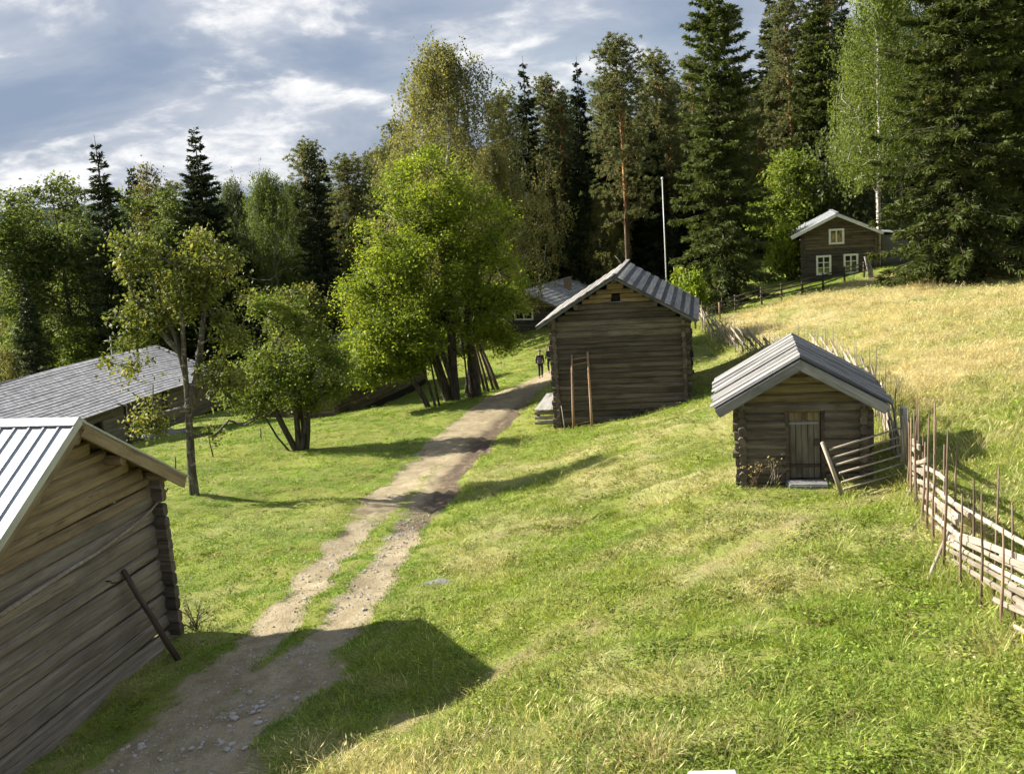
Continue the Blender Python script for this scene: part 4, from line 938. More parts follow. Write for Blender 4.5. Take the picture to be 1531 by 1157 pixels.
def spruce(key, h, rmax, seed, mat, dens=1.0, z0=0.04, whorl=0.34, droop=0.55, r_base=0.24, spray=0.34, width=0.075, prof=0.85):
    rs = np.random.RandomState(seed); paths = [(np.array([(0, 0, -0.4), (0.03, 0, h*0.3), (0, 0.04, h*0.7), (0, 0, h)]), np.array([r_base, r_base*0.8, r_base*0.4, 0.012]))]
    B, T_, W_, ti = [], [], [], []; z = h * z0
    bV, bF, nb_ = [], [], 0
    V, F = tube_arrays(*paths[0], 8); bV.append(V); bF.append(F); nb_ += len(V)
    while z < h - 0.15:
        rel = z / h; L0 = rmax * ((1 - rel) ** prof) * (0.75 + 0.25 * min(1, rel * 6 + 0.4)); k = rs.randint(5, 8) if rel < 0.85 else rs.randint(4, 6)
        a0 = rs.uniform(0, 6.28)
        for i in range(k):
            az = a0 + i * 6.283 / k + rs.normal() * 0.22; L = L0 * rs.uniform(0.62, 1.15) + 0.10
            zz = z + rs.normal() * whorl * 0.3; el = (0.45 * (rel - 0.35)) + rs.normal() * 0.08
            n = max(3, int(L / 0.22)); t = np.linspace(0, 1, n)
            sag_ = -droop * L * 0.5 * t ** 1.5 * (1 - 0.8 * rel) + 0.22 * L * t ** 4 * (1 - 0.4*rel)
            r_ = L * t * math.cos(el); pz = zz + L * t * math.sin(el) + sag_
            Pp = np.stack([r_*math.cos(az), r_*math.sin(az), pz], 1)
            if L > 0.6:
                Vb, Fb = tube_arrays(Pp[::max(1, n//4)], np.linspace(0.012 + 0.011*L, 0.006, len(Pp[::max(1, n//4)])), 3); bV.append(Vb); bF.append(Fb + nb_); nb_ += len(Vb)
            ns = max(4, int(L * 15 * dens)); tt = 1 - rs.uniform(0, 1, ns) ** 1.25 * (0.92 if L > 1.2 else 1.0)
            base = np.stack([np.interp(tt, t, Pp[:, j]) for j in range(3)], 1)
            side = np.array([-math.sin(az), math.cos(az), 0]); outd = np.array([math.cos(az), math.sin(az), 0])
            sg = rs.choice([-1, 1], ns); wd = 0.32 * L * (1 - tt) * 0.8 + 0.12
            base = base + side * (sg * rs.uniform(0, 1, ns) * wd * 0.9)[:, None]; base[:, 2] -= rs.uniform(0, 0.06 + 0.1*L*(1-rel)*0.5, ns)
            bt = rs.uniform(0, 1)
            for q in range(4):
                sl_ = spray * rs.uniform(0.55, 1.25, ns) * (0.45 + 0.55 * min(1.0, (1 - rel) * 5))
                dvec = outd * (0.55 + 0.4 * rs.normal(size=(ns, 1))) + side * (sg[:, None] * 0.55 + rs.normal(size=(ns, 1)) * 0.4) + np.array([0, 0, 1.]) * (-0.50 * (1 - rel * 0.9) - 0.05 + rs.normal(size=(ns, 1)) * 0.30)
                dvec /= np.linalg.norm(dvec, axis=1)[:, None]
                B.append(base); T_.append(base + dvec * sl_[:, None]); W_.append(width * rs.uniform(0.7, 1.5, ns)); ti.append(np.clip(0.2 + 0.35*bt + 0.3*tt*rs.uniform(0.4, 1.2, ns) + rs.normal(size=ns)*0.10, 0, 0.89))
        z += whorl * rs.uniform(0.75, 1.25) * (1 - 0.35 * rel)
    # leader tip
    B = np.vstack(B); T_ = np.vstack(T_); W_ = np.concatenate(W_); tint = np.concatenate(ti)
    dead = rs.uniform(0, 1, len(tint)) < 0.012; tint[dead] = 1.0
    tm = np_mesh(key + '_trunk', np.vstack(bV), np.vstack(bF), 'bark_spruce', smooth=True)
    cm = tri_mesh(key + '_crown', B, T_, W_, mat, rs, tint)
    PROTO[key] = (tm, cm)
def pine(key, h, seed, ncl=120, z0=0.45, spread=2.6, needles=30, lean=0.3, dens=1.0):
    rs = np.random.RandomState(seed); n = 8
    st = [(lean*math.sin(i*0.7)*i/n, lean*math.cos(i*0.9)*i/n*0.6, h*i/(n-1)*0.96) for i in range(n)]; st[0] = (0, 0, -0.4)
    zz = rs.uniform(0, 1, ncl) ** 0.75; R_ = spread * (1.0 - 0.72*zz**1.3) * np.minimum(1, 0.45 + zz*2.2)
    a_ = rs.uniform(0, 6.28, ncl); rr = np.sqrt(rs.uniform(0.06, 1, ncl)) * R_
    cl = np.stack([rr*np.cos(a_), rr*np.sin(a_), h*(z0 + (1-z0)*zz)], 1)
    V, F, P, rad = grow_tree([st], cl, rs, r_tip=0.014, r_base=0.2, sag=0.05, up_bias=0.5)
    tm = np_mesh(key + '_trunk', V, F, 'bark_pine', smooth=True)
    sub = 9; cc = np.repeat(cl, sub, 0) + rs.normal(size=(ncl*sub, 3)) * np.array([0.48, 0.48, 0.20]); bt = np.repeat(rs.uniform(0, 1, ncl), sub)
    k = int(needles * dens); base = np.repeat(cc, k, 0); d = rs.normal(size=base.shape); d[:, 2] = d[:, 2]*0.7 + 0.45; d /= np.linalg.norm(d, axis=1)[:, None]
    tip = base + d * (0.25 * rs.uniform(0.6, 1.3, len(base)))[:, None]
    tint = np.clip(0.2 + 0.4*np.repeat(bt, k) + rs.normal(size=len(base))*0.16, 0, 0.92)
    cm = tri_mesh(key + '_crown', base, tip, 0.055, 'needle_pine', rs, tint)
    PROTO[key] = (tm, cm)
def plant_tree(key, name, label, x, y, cat='tree', s=1.0, rz=0.0, group=None, crown_mat=None, sz=None, dz=0.0, tilt=(0, 0)):
    z = gz(x, y) + dz; o = empty(name, (x, y, z), rz); o.rotation_euler = (tilt[0], tilt[1], rz)
    o.scale = (s, s, sz or s); tm, cm = PROTO[key]
    obj('trunk', tm, o); c = obj('crown', cm, o)
    if crown_mat: c.material_slots[0].link = 'OBJECT'; c.material_slots[0].material = MATS[crown_mat]
    return tag(o, label, cat, group)
def P(px_, py_, D):
    """point at depth D seen at a spot of the photograph"""
    d = fwd + rgt * ((px_ - IW/2) / FOC) - upv * ((py_ - IH/2) / FOC)
    return d * (D / d.y)
def px(px_, D, py_=330): return P(px_, py_, D).x

def plant_top(key, name, label, tx, ty, D, s_w=1.0, rz=0.0, crown_mat=None, cat='tree'):
    """a tree at depth D as tall as its top stands in the photograph"""
    t_ = P(tx, ty, D); me = PROTO[key][1]
    if key not in HTS:
        co = np.empty(len(me.vertices) * 3, np.float32); me.vertices.foreach_get('co', co); HTS[key] = float(np.percentile(co[2::3], 99.9))
    h_ = (t_.z - gz(t_.x, D)) / HTS[key]
    return plant_tree(key, name, label, t_.x, D, cat, s=h_ * s_w, sz=h_, rz=rz, crown_mat=crown_mat)
HTS = {}
# -- prototypes
broadleaf('apple', [[(0, 0, -0.2), (0.02, 0, 0.8), (0.10, 0.05, 1.8), (0.20, 0, 2.8), (0.22, 0.05, 3.7), (0.05, 0.1, 4.8), (-0.25, 0.1, 5.8), (-0.65, 0.1, 7.0)],
                    [(0.20, 0, 2.7), (0.55, 0.15, 3.5), (0.85, 0.2, 4.6), (1.15, 0.3, 5.8), (1.45, 0.3, 7.0)], [(0.22, 0.05, 3.7), (0.35, -0.1, 4.8), (0.45, 0.0, 6.0), (0.5, 0.1, 7.0)], [(0.12, 0.1, 4.4), (-0.5, 0.0, 5.2), (-1.0, 0, 5.9)]],
          [(-1.0, 0, 7.5, 0.9, 1.0, 1.0), (1.4, 0.2, 7.0, 1.1, 1.2, 1.3), (0.5, 0.4, 6.2, 1.1, 1.2, 0.9), (-1.5, -0.1, 5.4, 0.9, 1.0, 0.7), (-0.6, 0.3, 5.8, 0.8, 1.0, 0.7), (1.9, 0.2, 5.2, 0.8, 1.0, 1.0), (-2.3, 0, 4.6, 0.7, 0.8, 0.5), (-1.5, -0.2, 4.2, 0.6, 0.7, 0.4), (-1.2, -0.3, 2.5, 0.5, 0.6, 0.6), (0.9, 0.2, 2.0, 0.5, 0.5, 0.4), (1.7, 0.1, 3.6, 0.8, 0.8, 0.7)],
          260, 13500, 0.135, 'leaf_apple', 'bark_grey', 3, 0.20, cl_r=0.25, shell=0.2,
          bare=[(-1.7, 0, 3.3), (-2.0, 0.1, 2.9), (-1.4, 0.1, 2.6), (-1.9, -0.2, 2.4), (-1.0, 0.2, 3.5), (-1.5, 0.2, 2.1), (-2.3, 0, 3.0), (-0.2, 0, 8.1), (0.1, 0, 7.8), (0.3, 0.2, 7.5), (0.0, 0.1, 7.2), (-0.4, 0, 7.9), (0.2, 0.1, 8.2), (1.7, 0.1, 2.9), (2.2, 0.3, 2.6), (2.5, 0.2, 2.2), (1.5, 0.3, 2.2), (2.0, 0.3, 2.0), (-1.2, 0.1, 2.9), (-2.1, 0.2, 2.5)], aspect=0.62, r_tip=0.012, taper=0.75)
broadleaf('shrub', [[(0, 0, -0.2), (0.05, 0, 1.0), (0.1, 0.05, 2.2), (0.0, 0, 3.6), (-0.4, 0.1, 5.2)], [(-0.1, 0, -0.1), (-0.5, 0, 0.9), (-0.9, 0.1, 1.9), (-1.4, 0.1, 3.0)], [(0.12, 0, -0.1), (0.45, 0.1, 1.1), (0.6, 0.1, 2.3), (0.9, 0.2, 3.4)], [(-0.35, -0.1, -0.1), (-0.9, -0.1, 0.7), (-1.3, -0.1, 1.6)], [(0.2, 0.1, 0), (0.25, 0.2, 1.2), (0.2, 0.5, 2.6)], [(0.4, 0, 0), (0.55, 0, 0.8), (0.62, 0, 1.5)]],
          [(0.1, 0, 4.1, 2.5, 2.0, 1.25), (-1.5, 0, 3.2, 1.6, 1.6, 1.3), (1.7, 0.1, 3.4, 1.4, 1.5, 1.1), (-0.6, 0.3, 6.3, 1.3, 1.2, 1.1), (0.3, 0.2, 2.4, 2.3, 1.6, 0.8), (-2.3, 0, 2.4, 0.9, 1.0, 0.8), (1.0, 0.3, 5.4, 0.9, 0.9, 0.7)],
          430, 19000, 0.145, 'leaf_willow', 'bark_dark', 5, 0.16, cl_r=0.27, shell=0.4)
broadleaf('rowan', [[(0, 0, -0.3), (0, 0, 2.0), (0.1, 0.1, 4.5), (0, 0, 7.5), (-0.3, 0.1, 10.5)], [(-0.35, 0.1, -0.2), (-0.9, 0, 2.2), (-2.0, 0, 4.8), (-2.8, 0.2, 7.5)], [(1.0, 0.2, -0.2), (1.0, 0.2, 2.2), (1.5, 0.3, 4.5), (2.6, 0.5, 7.0)], [(1.35, 0.1, -0.2), (1.2, 0, 2.0), (1.0, -0.2, 4.2), (1.2, -0.8, 6.5)], [(0.75, 0.3, -0.2), (0.7, 0.5, 2.2), (0.5, 1.0, 5.0), (0.2, 1.6, 8.0)], [(0.15, 0.0, 0), (-0.4, -0.4, 2.4), (-1.0, -1.2, 5.0)]],
          [(-0.6, 0, 11.6, 2.5, 2.3, 2.1), (-2.7, 0, 8.6, 2.3, 2.2, 2.0), (1.4, 0, 9.8, 2.6, 2.3, 2.4), (2.7, 0.4, 6.8, 1.9, 2.2, 2.3), (-4.0, 0, 6.2, 2.2, 2.2, 1.9), (-0.5, -1.2, 7.2, 2.5, 1.8, 2.2), (1.8, -1.0, 5.0, 1.9, 1.5, 1.6), (-3.0, -0.5, 4.4, 2.1, 2.0, 1.5), (-4.8, 0.2, 3.6, 1.5, 1.6, 1.2), (3.2, 0.4, 4.8, 1.2, 1.4, 1.5), (0.3, 0.6, 3.6, 2.2, 1.6, 1.0), (2.9, 0.3, 3.1, 0.8, 1.0, 0.8)],
          950, 88000, 0.155, 'leaf_rowan', 'bark_dark', 8, 0.30, cl_r=0.36, shell=0.6, carve=-0.95)
broadleaf('rowan_low', [[(0, 0, -0.2), (-0.5, 0, 1.0), (-1.2, 0, 2.4), (-1.8, 0.1, 4.0)], [(0.35, 0.1, -0.2), (0.05, 0.1, 1.2), (-0.35, 0.1, 2.6), (-0.7, 0.1, 4.2)], [(0.55, 0.2, -0.2), (0.35, 0.2, 1.4), (0.2, 0.2, 3.0), (0.1, 0.1, 4.4)]],
          [(-1.3, 0, 4.4, 1.7, 1.5, 1.2), (-2.4, 0, 3.2, 1.7, 1.5, 1.2), (-0.4, 0, 3.6, 1.3, 1.3, 1.2), (-3.1, 0.1, 2.2, 1.2, 1.2, 0.8), (-1.6, -0.2, 2.3, 1.3, 1.0, 0.8)],
          300, 20000, 0.17, 'leaf_rowan', 'bark_dark', 9, 0.18, cl_r=0.33, shell=0.5)
broadleaf('round', [[(0, 0, -0.3), (0, 0, 1.5), (0.1, 0, 3.5), (0, 0.1, 5.5)]], [(0, 0, 5.2, 2.1, 2.0, 2.2), (-1.0, 0, 3.8, 1.6, 1.6, 1.4), (1.1, 0.1, 4.0, 1.6, 1.6, 1.5), (0.2, -0.3, 6.6, 1.3, 1.3, 1.0)], 260, 15000, 0.20, 'leaf_willow', 'bark_dark', 12, 0.16, cl_r=0.36)
broadleaf('bush', [[(0, 0, -0.1), (0.05, 0, 0.5), (0.1, 0, 1.0)], [(0.1, 0.1, 0), (0.4, 0.1, 0.7)], [(-0.1, 0, 0), (-0.4, 0.1, 0.7)]], [(0, 0, 1.2, 1.0, 0.9, 0.9), (0.7, 0, 0.8, 0.7, 0.7, 0.6), (-0.7, 0.1, 0.8, 0.7, 0.7, 0.6)], 90, 5200, 0.15, 'leaf_rowan', 'bark_dark', 14, 0.08, cl_r=0.22)
broadleaf('aspen', [[(0, 0, -0.3), (0.1, 0, 4), (0, 0.1, 9), (0.1, 0, 14), (0, 0, 17)]], [(0, 0, 16.0, 0.9, 0.9, 1.6), (-1.2, 0, 14, 1.1, 1.1, 1.9), (1.2, 0.2, 13.4, 1.1, 1.1, 1.9), (-0.2, 0, 11.6, 1.5, 1.5, 1.6), (-1.9, 0.2, 10.4, 1.1, 1.2, 1.5), (1.8, 0, 10.2, 1.2, 1.2, 1.6), (0.3, 0.5, 8.2, 1.5, 1.6, 1.2), (-1.0, -0.4, 6.2, 0.9, 0.9, 0.6)], 330, 17000, 0.21, 'leaf_aspen', 'bark_dark', 15, 0.17, cl_r=0.36, shell=0.4)
broadleaf('aspen_slim', [[(0, 0, -0.3), (0.1, 0, 4), (-0.1, 0.1, 9), (0.1, 0, 14), (0, 0, 17.5)]], [(0, 0, 16.6, 0.8, 0.8, 1.4), (-0.5, 0, 14.4, 1.2, 1.2, 1.6), (0.6, 0.2, 12.6, 1.2, 1.2, 1.6), (-0.3, 0, 10.4, 1.3, 1.3, 1.7), (0.3, 0.2, 8, 1.2, 1.2, 1.2)], 240, 12500, 0.21, 'leaf_aspen', 'bark_dark', 16, 0.18, cl_r=0.42)
birch('birch', 22.0, 21, 'leaf_birch', 420, 56000, 6.6, z0=0.24, strand=1.8, r_base=0.22, lsize=0.155)
birch('birch_green', 24.0, 22, 'leaf_birch_green', 460, 38000, 5.6, z0=0.30, strand=1.2, r_base=0.20, lsize=0.17)
birch('sallow', 9.0, 23, 'leaf_sallow', 260, 17000, 3.4, z0=0.18, strand=0.9, bk='bark_dark', r_base=0.14, lsize=0.17)
spruce('spruce_big', 23.0, 3.9, 31, 'needle_spruce', dens=1.7, z0=0.02, whorl=0.56, spray=0.42, width=0.085)
spruce('spruce_column', 24.0, 3.9, 35, 'needle_spruce', dens=1.7, z0=0.015, whorl=0.55, droop=0.8, prof=0.42, spray=0.42, width=0.085)
spruce('spruce_wide', 24.0, 5.2, 32, 'needle_spruce', dens=1.7, z0=0.015, whorl=0.58, droop=0.85, prof=0.55, spray=0.42, width=0.085)
spruce('spruce_slim', 21.0, 3.5, 33, 'needle_spruce_dark', dens=1.2, z0=0.05, whorl=0.62, spray=0.42, width=0.10, prof=1.0)
spruce('spruce_far', 20.0, 3.6, 34, 'needle_spruce_dark', dens=0.75, z0=0.06, whorl=0.50, spray=0.48, width=0.13)
pine('pine', 22.0, 41, ncl=230, z0=0.28, spread=3.5, needles=26)
pine('pine_sparse', 22.0, 42, ncl=130, z0=0.42, spread=2.7, needles=26, lean=0.5)
print('protos', round(time.time() - T0, 1), {k: (len(a_.polygons), len(b_.polygons)) for k, (a_, b_) in PROTO.items()})

# ------------------------------------------------------------------ planting
plant_tree('apple', 'gnarled_tree', 'gnarled half bare tree with lichened trunk standing beside the left barn', -11.75, 36.3, s=1.0, sz=1.17)
plant_tree('shrub', 'multi_stem_tree', 'bushy many stemmed tree alone on the meadow left of the track', -10.0, 46.5)
plant_tree('rowan', 'rowan_tree', 'broad bright green tree with a cluster of dark trunks beside the track', -3.3, 58.5)
plant_tree('rowan_low', 'rowan_tree', 'low leaning tree in front of the broad green tree', -4.6, 56.0)
B_ = 'trees of the spruce and pine wood'
# right-hand wood
plant_top('spruce_column', 'spruce_tree', 'tall dark spruce right behind the tall storehouse and flagpole', 1066, -70, 67, 0.92, 0)
plant_tree('spruce_wide', 'spruce_tree', 'huge spruce with branches to the ground right of the cottage', px(1432, 57) + 0.6, 58.5, s=0.98, rz=1.0)
plant_tree('spruce_wide', 'spruce_tree', 'huge spruce cut off by the right edge of the picture', px(1540, 60) + 0.6, 60.0, s=1.04, rz=3.4)
plant_tree('spruce_big', 'spruce_tree', 'slimmer spruce behind the two huge spruces on the right', px(1490, 70) + 0.5, 70.0, s=1.05, rz=2.0)
plant_top('birch_green', 'birch_tree', 'sunlit birch with a white trunk growing beside the cottage', 1312, -70, 74.5, 1.0, 0)
plant_top('birch_green', 'birch_tree', 'second birch half hidden behind the sunlit birch', 1345, -60, 83, 1.0, 2.2)
plant_tree('sallow', 'sallow_tree', 'grey green sallow overhanging the right side of the cottage roof', px(1303, 82) + 0.2, 83.5, s=1.45)
plant_tree('round', 'deciduous_tree', 'small round green tree behind the left corner of the cottage', px(1180, 84), 84.0, s=1.22)
plant_tree('bush', 'bush', 'leafy bush against the left wall of the cottage', px(1186, 76) - 0.1, 76.5, 'bush', s=1.2, sz=2.2)
plant_tree('bush', 'bush', 'bright green bush behind the right end of the storehouse roof', px(1030, 63, 420), 63.5, 'bush', s=1.15, rz=1.2, sz=1.7)
plant_top('pine', 'pine_tree', 'tall pine with a sunlit orange trunk behind the cottage', 1178, -12, 95, 1.0, 0)
plant_top('spruce_slim', 'spruce_tree', 'narrow spruce left of the orange trunked pine', 1150, -15, 100, 1.0, 0.6)
plant_top('spruce_big', 'spruce_tree', 'dark spruce between the orange trunked pine and the birch', 1218, -45, 92, 0.95, 2.5)
plant_top('spruce_slim', 'spruce_tree', 'dark spruce directly behind the cottage ridge', 1258, -25, 97, 1.0, 1.1)
plant_top('pine_sparse', 'pine_tree', 'pine crown rising between the dark spruces behind the cottage', 1236, -20, 108, 1.0, 1.9)
# middle wood
plant_top('birch', 'birch_tree', 'tall yellowing birch rising behind the broad green tree', 655, 62, 84, 1.2, 0)
plant_top('birch', 'birch_tree', 'smaller yellowing birch at the right of the broad green tree', 735, 215, 79, 1.0, 2.0)
plant_top('pine', 'pine_tree', 'pine just right of the tall yellowing birch', 752, 135, 104, 1.0, 0.5)
plant_top('spruce_slim', 'spruce_tree', 'slim dark spruce amid the pines right of the birch', 782, 98, 98, 0.9, 0.2)
plant_top('pine_sparse', 'pine_tree', 'thin pine with open crown beside a gap of sky', 815, 112, 100, 1.0, 3.0)
plant_top('spruce_slim', 'spruce_tree', 'dark spruce left of the tallest pine', 862, 96, 104, 0.9, 4.0)
plant_top('pine', 'pine_tree', 'tallest pine in the middle with a full olive crown', 922, 50, 92, 1.0, 1.2)
plant_top('pine', 'pine_tree', 'pine next to the tall dark spruce behind the flagpole', 976, 74, 100, 1.0, 2.6)
plant_top('birch', 'birch_tree', 'low yellow leaved birch in front of the dark pines', 893, 290, 96, 1.4, 0.8)
plant_top('spruce_slim', 'spruce_tree', 'dark spruce filling the gap behind the storehouse ridge', 948, 170, 106, 1.1, 2.2)
plant_top('spruce_slim', 'spruce_tree', 'dark spruce behind the house with the chimney', 835, 190, 112, 1.1, 1.2)
# left-hand shore wood
plant_top('spruce_big', 'spruce_tree', 'pointed spruce in the left third standing highest over the shore wood', 290, 198, 90, 1.15, 0.4, 'needle_spruce_dark')
plant_top('spruce_slim', 'spruce_tree', 'pointed spruce at the left rising over the aspens', 143, 218, 79, 1.1, 2.4)
plant_top('spruce_slim', 'spruce_tree', 'pointed spruce nearest the left side of the broad green tree', 462, 223, 89, 1.05, 3.3)
plant_top('spruce_far', 'spruce_tree', 'small dark spruce top left of the highest shore spruce', 196, 254, 104, 0.9, 0.5)
plant_top('aspen_slim', 'aspen_tree', 'slim tree with an orange turning top in the shore wood', 217, 246, 99, 0.75, 0, 'leaf_orange')
plant_top('pine', 'pine_tree', 'grey green pine between the shore spruce and the broad green tree', 520, 230, 96, 1.15, 0.9)
plant_top('pine_sparse', 'pine_tree', 'pine top peeping out left of the tall birch', 566, 226, 108, 1.0, 0.3)
plant_top('birch', 'birch_tree', 'birch with drooping twigs left of centre in the shore wood', 397, 256, 93, 0.9, 1.4, 'leaf_aspen')
plant_top('birch', 'birch_tree', 'paler birch right beside the highest shore spruce', 343, 268, 101, 0.8, 3.4, 'leaf_sallow')
plant_top('birch', 'birch_tree', 'drooping birch close to the pointed spruce by the green tree', 430, 272, 103, 0.8, 5.0, 'leaf_aspen')
plant_top('aspen', 'aspen_tree', 'broad aspen at the far left among the shore trees', 72, 262, 82, 1.1, 0)
plant_top('aspen', 'aspen_tree', 'aspen beside the left pointed spruce', 106, 266, 90, 1.1, 2.2)
plant_top('aspen_slim', 'aspen_tree', 'aspen cut by the left edge of the picture', 6, 284, 80, 1.2, 1.2)
plant_top('aspen_slim', 'aspen_tree', 'narrow aspen between the left edge and the broad aspen', 40, 280, 95, 1.2, 0.2)
plant_top('aspen', 'aspen_tree', 'green aspen between the left pointed spruce and the orange top', 186, 284, 94, 1.1, 4.0)
plant_top('aspen_slim', 'aspen_tree', 'green aspen left of the highest shore spruce', 246, 282, 90, 1.2, 3.0)
plant_tree('spruce_far', 'spruce_tree', 'dark spruce low down behind the long barn ridge', px(30, 76), 75.0, s=0.62, rz=3.0)
plant_tree('round', 'deciduous_tree', 'low dark tree behind the ridge of the long barn', px(95, 78), 78.0, s=1.1, rz=3.0)
plant_tree('round', 'deciduous_tree', 'small tree just above the far end of the long barn', px(172, 76), 76.0, s=0.9, rz=1.0)
plant_tree('round', 'deciduous_tree', 'olive tree crown showing above the many stemmed tree', px(432, 64), 64.0, s=1.05, rz=5.0, crown_mat='leaf_apple')
plant_tree('round', 'deciduous_tree', 'dark rounded tree at the foot of the broad green tree', px(575, 72), 72.0, s=0.7, rz=2.0)

# the wood behind: a mass of trunks nobody could count
def gn_scatter(name, pts, rot, scl, kind, protos, gcol=None):
    col_ = bpy.data.collections.new(name + '_sources')
    for i, me in enumerate(protos):
        o_ = bpy.data.objects.new('src_%02d' % i, me); col_.objects.link(o_)
    me = bpy.data.meshes.new(name); me.vertices.add(len(pts)); me.vertices.foreach_set('co', np.ascontiguousarray(pts, np.float32).ravel())
    a1 = me.attributes.new('rot', 'FLOAT_VECTOR', 'POINT'); a1.data.foreach_set('vector', np.ascontiguousarray(rot, np.float32).ravel())
    a2 = me.attributes.new('scl', 'FLOAT_VECTOR', 'POINT'); a2.data.foreach_set('vector', np.ascontiguousarray(scl, np.float32).ravel())
    a3 = me.attributes.new('pick', 'INT', 'POINT'); a3.data.foreach_set('value', np.ascontiguousarray(kind, np.int32))
    if gcol is not None:
        a4 = me.attributes.new('gcol', 'FLOAT_COLOR', 'POINT'); a4.data.foreach_set('color', np.ascontiguousarray(gcol, np.float32).ravel())
    o = obj(name, me)
    ng = bpy.data.node_groups.new(name + '_nodes', 'GeometryNodeTree')
    ng.interface.new_socket('Geometry', in_out='INPUT', socket_type='NodeSocketGeometry'); ng.interface.new_socket('Geometry', in_out='OUTPUT', socket_type='NodeSocketGeometry')
    g = G(ng); gi = g.n('NodeGroupInput'); go = g.n('NodeGroupOutput')
    ci = g.n('GeometryNodeCollectionInfo', transform_space='ORIGINAL'); ci.inputs[0].default_value = col_; ci.inputs['Separate Children'].default_value = True; ci.inputs['Reset Children'].default_value = True
    def na(nm, ty): return g.n('GeometryNodeInputNamedAttribute', {'Name': nm}, data_type=ty).outputs[0]
    e2r = g.n('FunctionNodeEulerToRotation', {0: na('rot', 'FLOAT_VECTOR')})
    ip = g.n('GeometryNodeInstanceOnPoints', {'Points': gi.outputs[0], 'Instance': ci.outputs[0], 'Pick Instance': True, 'Instance Index': na('pick', 'INT'), 'Rotation': e2r.outputs[0], 'Scale': na('scl', 'FLOAT_VECTOR')})
    g.l(ip.outputs[0], go.inputs[0])
    md = o.modifiers.new('scatter', 'NODES'); md.node_group = ng
    return o
rs = np.random.RandomState(77)
fp = []
for _ in range(4000):
    D = rs.uniform(112, 190); pxx = rs.uniform(560, 1800); x = px(pxx, D)
    if all((x - q[0])**2 + (D - q[1])**2 > 14 for q in fp): fp.append((x, D, gz(x, D)))
    if len(fp) > 240: break
for _ in range(60):
    D = rs.uniform(96, 110); pxx = rs.uniform(1020, 1700); x = px(pxx, D)
    if all((x - q[0])**2 + (D - q[1])**2 > 9 for q in fp): fp.append((x, D, gz(x, D)))
lf = []
for _ in range(2000):
    D = rs.uniform(93, 107); pxx = rs.uniform(-160, 640); x = px(pxx, D, 420)
    if all((x - q[0])**2 + (D - q[1])**2 > 5.5 for q in lf): lf.append((x, D, gz(x, D)))
    if len(lf) > 62: break
for _ in range(400):
    D = rs.uniform(95, 111); pxx = rs.uniform(640, 1010); x = px(pxx, D, 380)
    if all((x - q[0])**2 + (D - q[1])**2 > 7 for q in fp): fp.append((x, D, gz(x, D)))
nf_, nl_ = len(fp), len(lf); fp = np.array(fp + lf); n_ = len(fp)
names = ['spruce_far', 'pine_sparse', 'aspen_slim', 'aspen', 'birch']
srcs = [me_ for k_ in names for me_ in (PROTO[k_][1], PROTO[k_][0])]
kk = np.concatenate([np.where(rs.uniform(0, 1, nf_) > 0.62, 1, 0), rs.choice([0, 0, 2, 2, 3, 3, 4, 1], nl_)]) * 2
sc_ = np.concatenate([rs.uniform(0.75, 1.12, nf_), rs.uniform(0.72, 1.12, nl_)])
sc_[(kk == 8)] *= 0.75
sc_[(fp[:, 1] < 111) & (np.arange(n_) < nf_)] *= 0.78
rt = np.stack([np.zeros(n_), np.zeros(n_), rs.uniform(0, 6.28, n_)], 1)
wood_o = gn_scatter('forest', np.vstack([fp, fp]), np.vstack([rt, rt]), np.repeat(np.tile(sc_, 2)[:, None], 3, 1), np.concatenate([kk, kk + 1]), srcs)
tag(wood_o, 'dense spruce and pine wood filling the background', 'forest', kind='stuff')

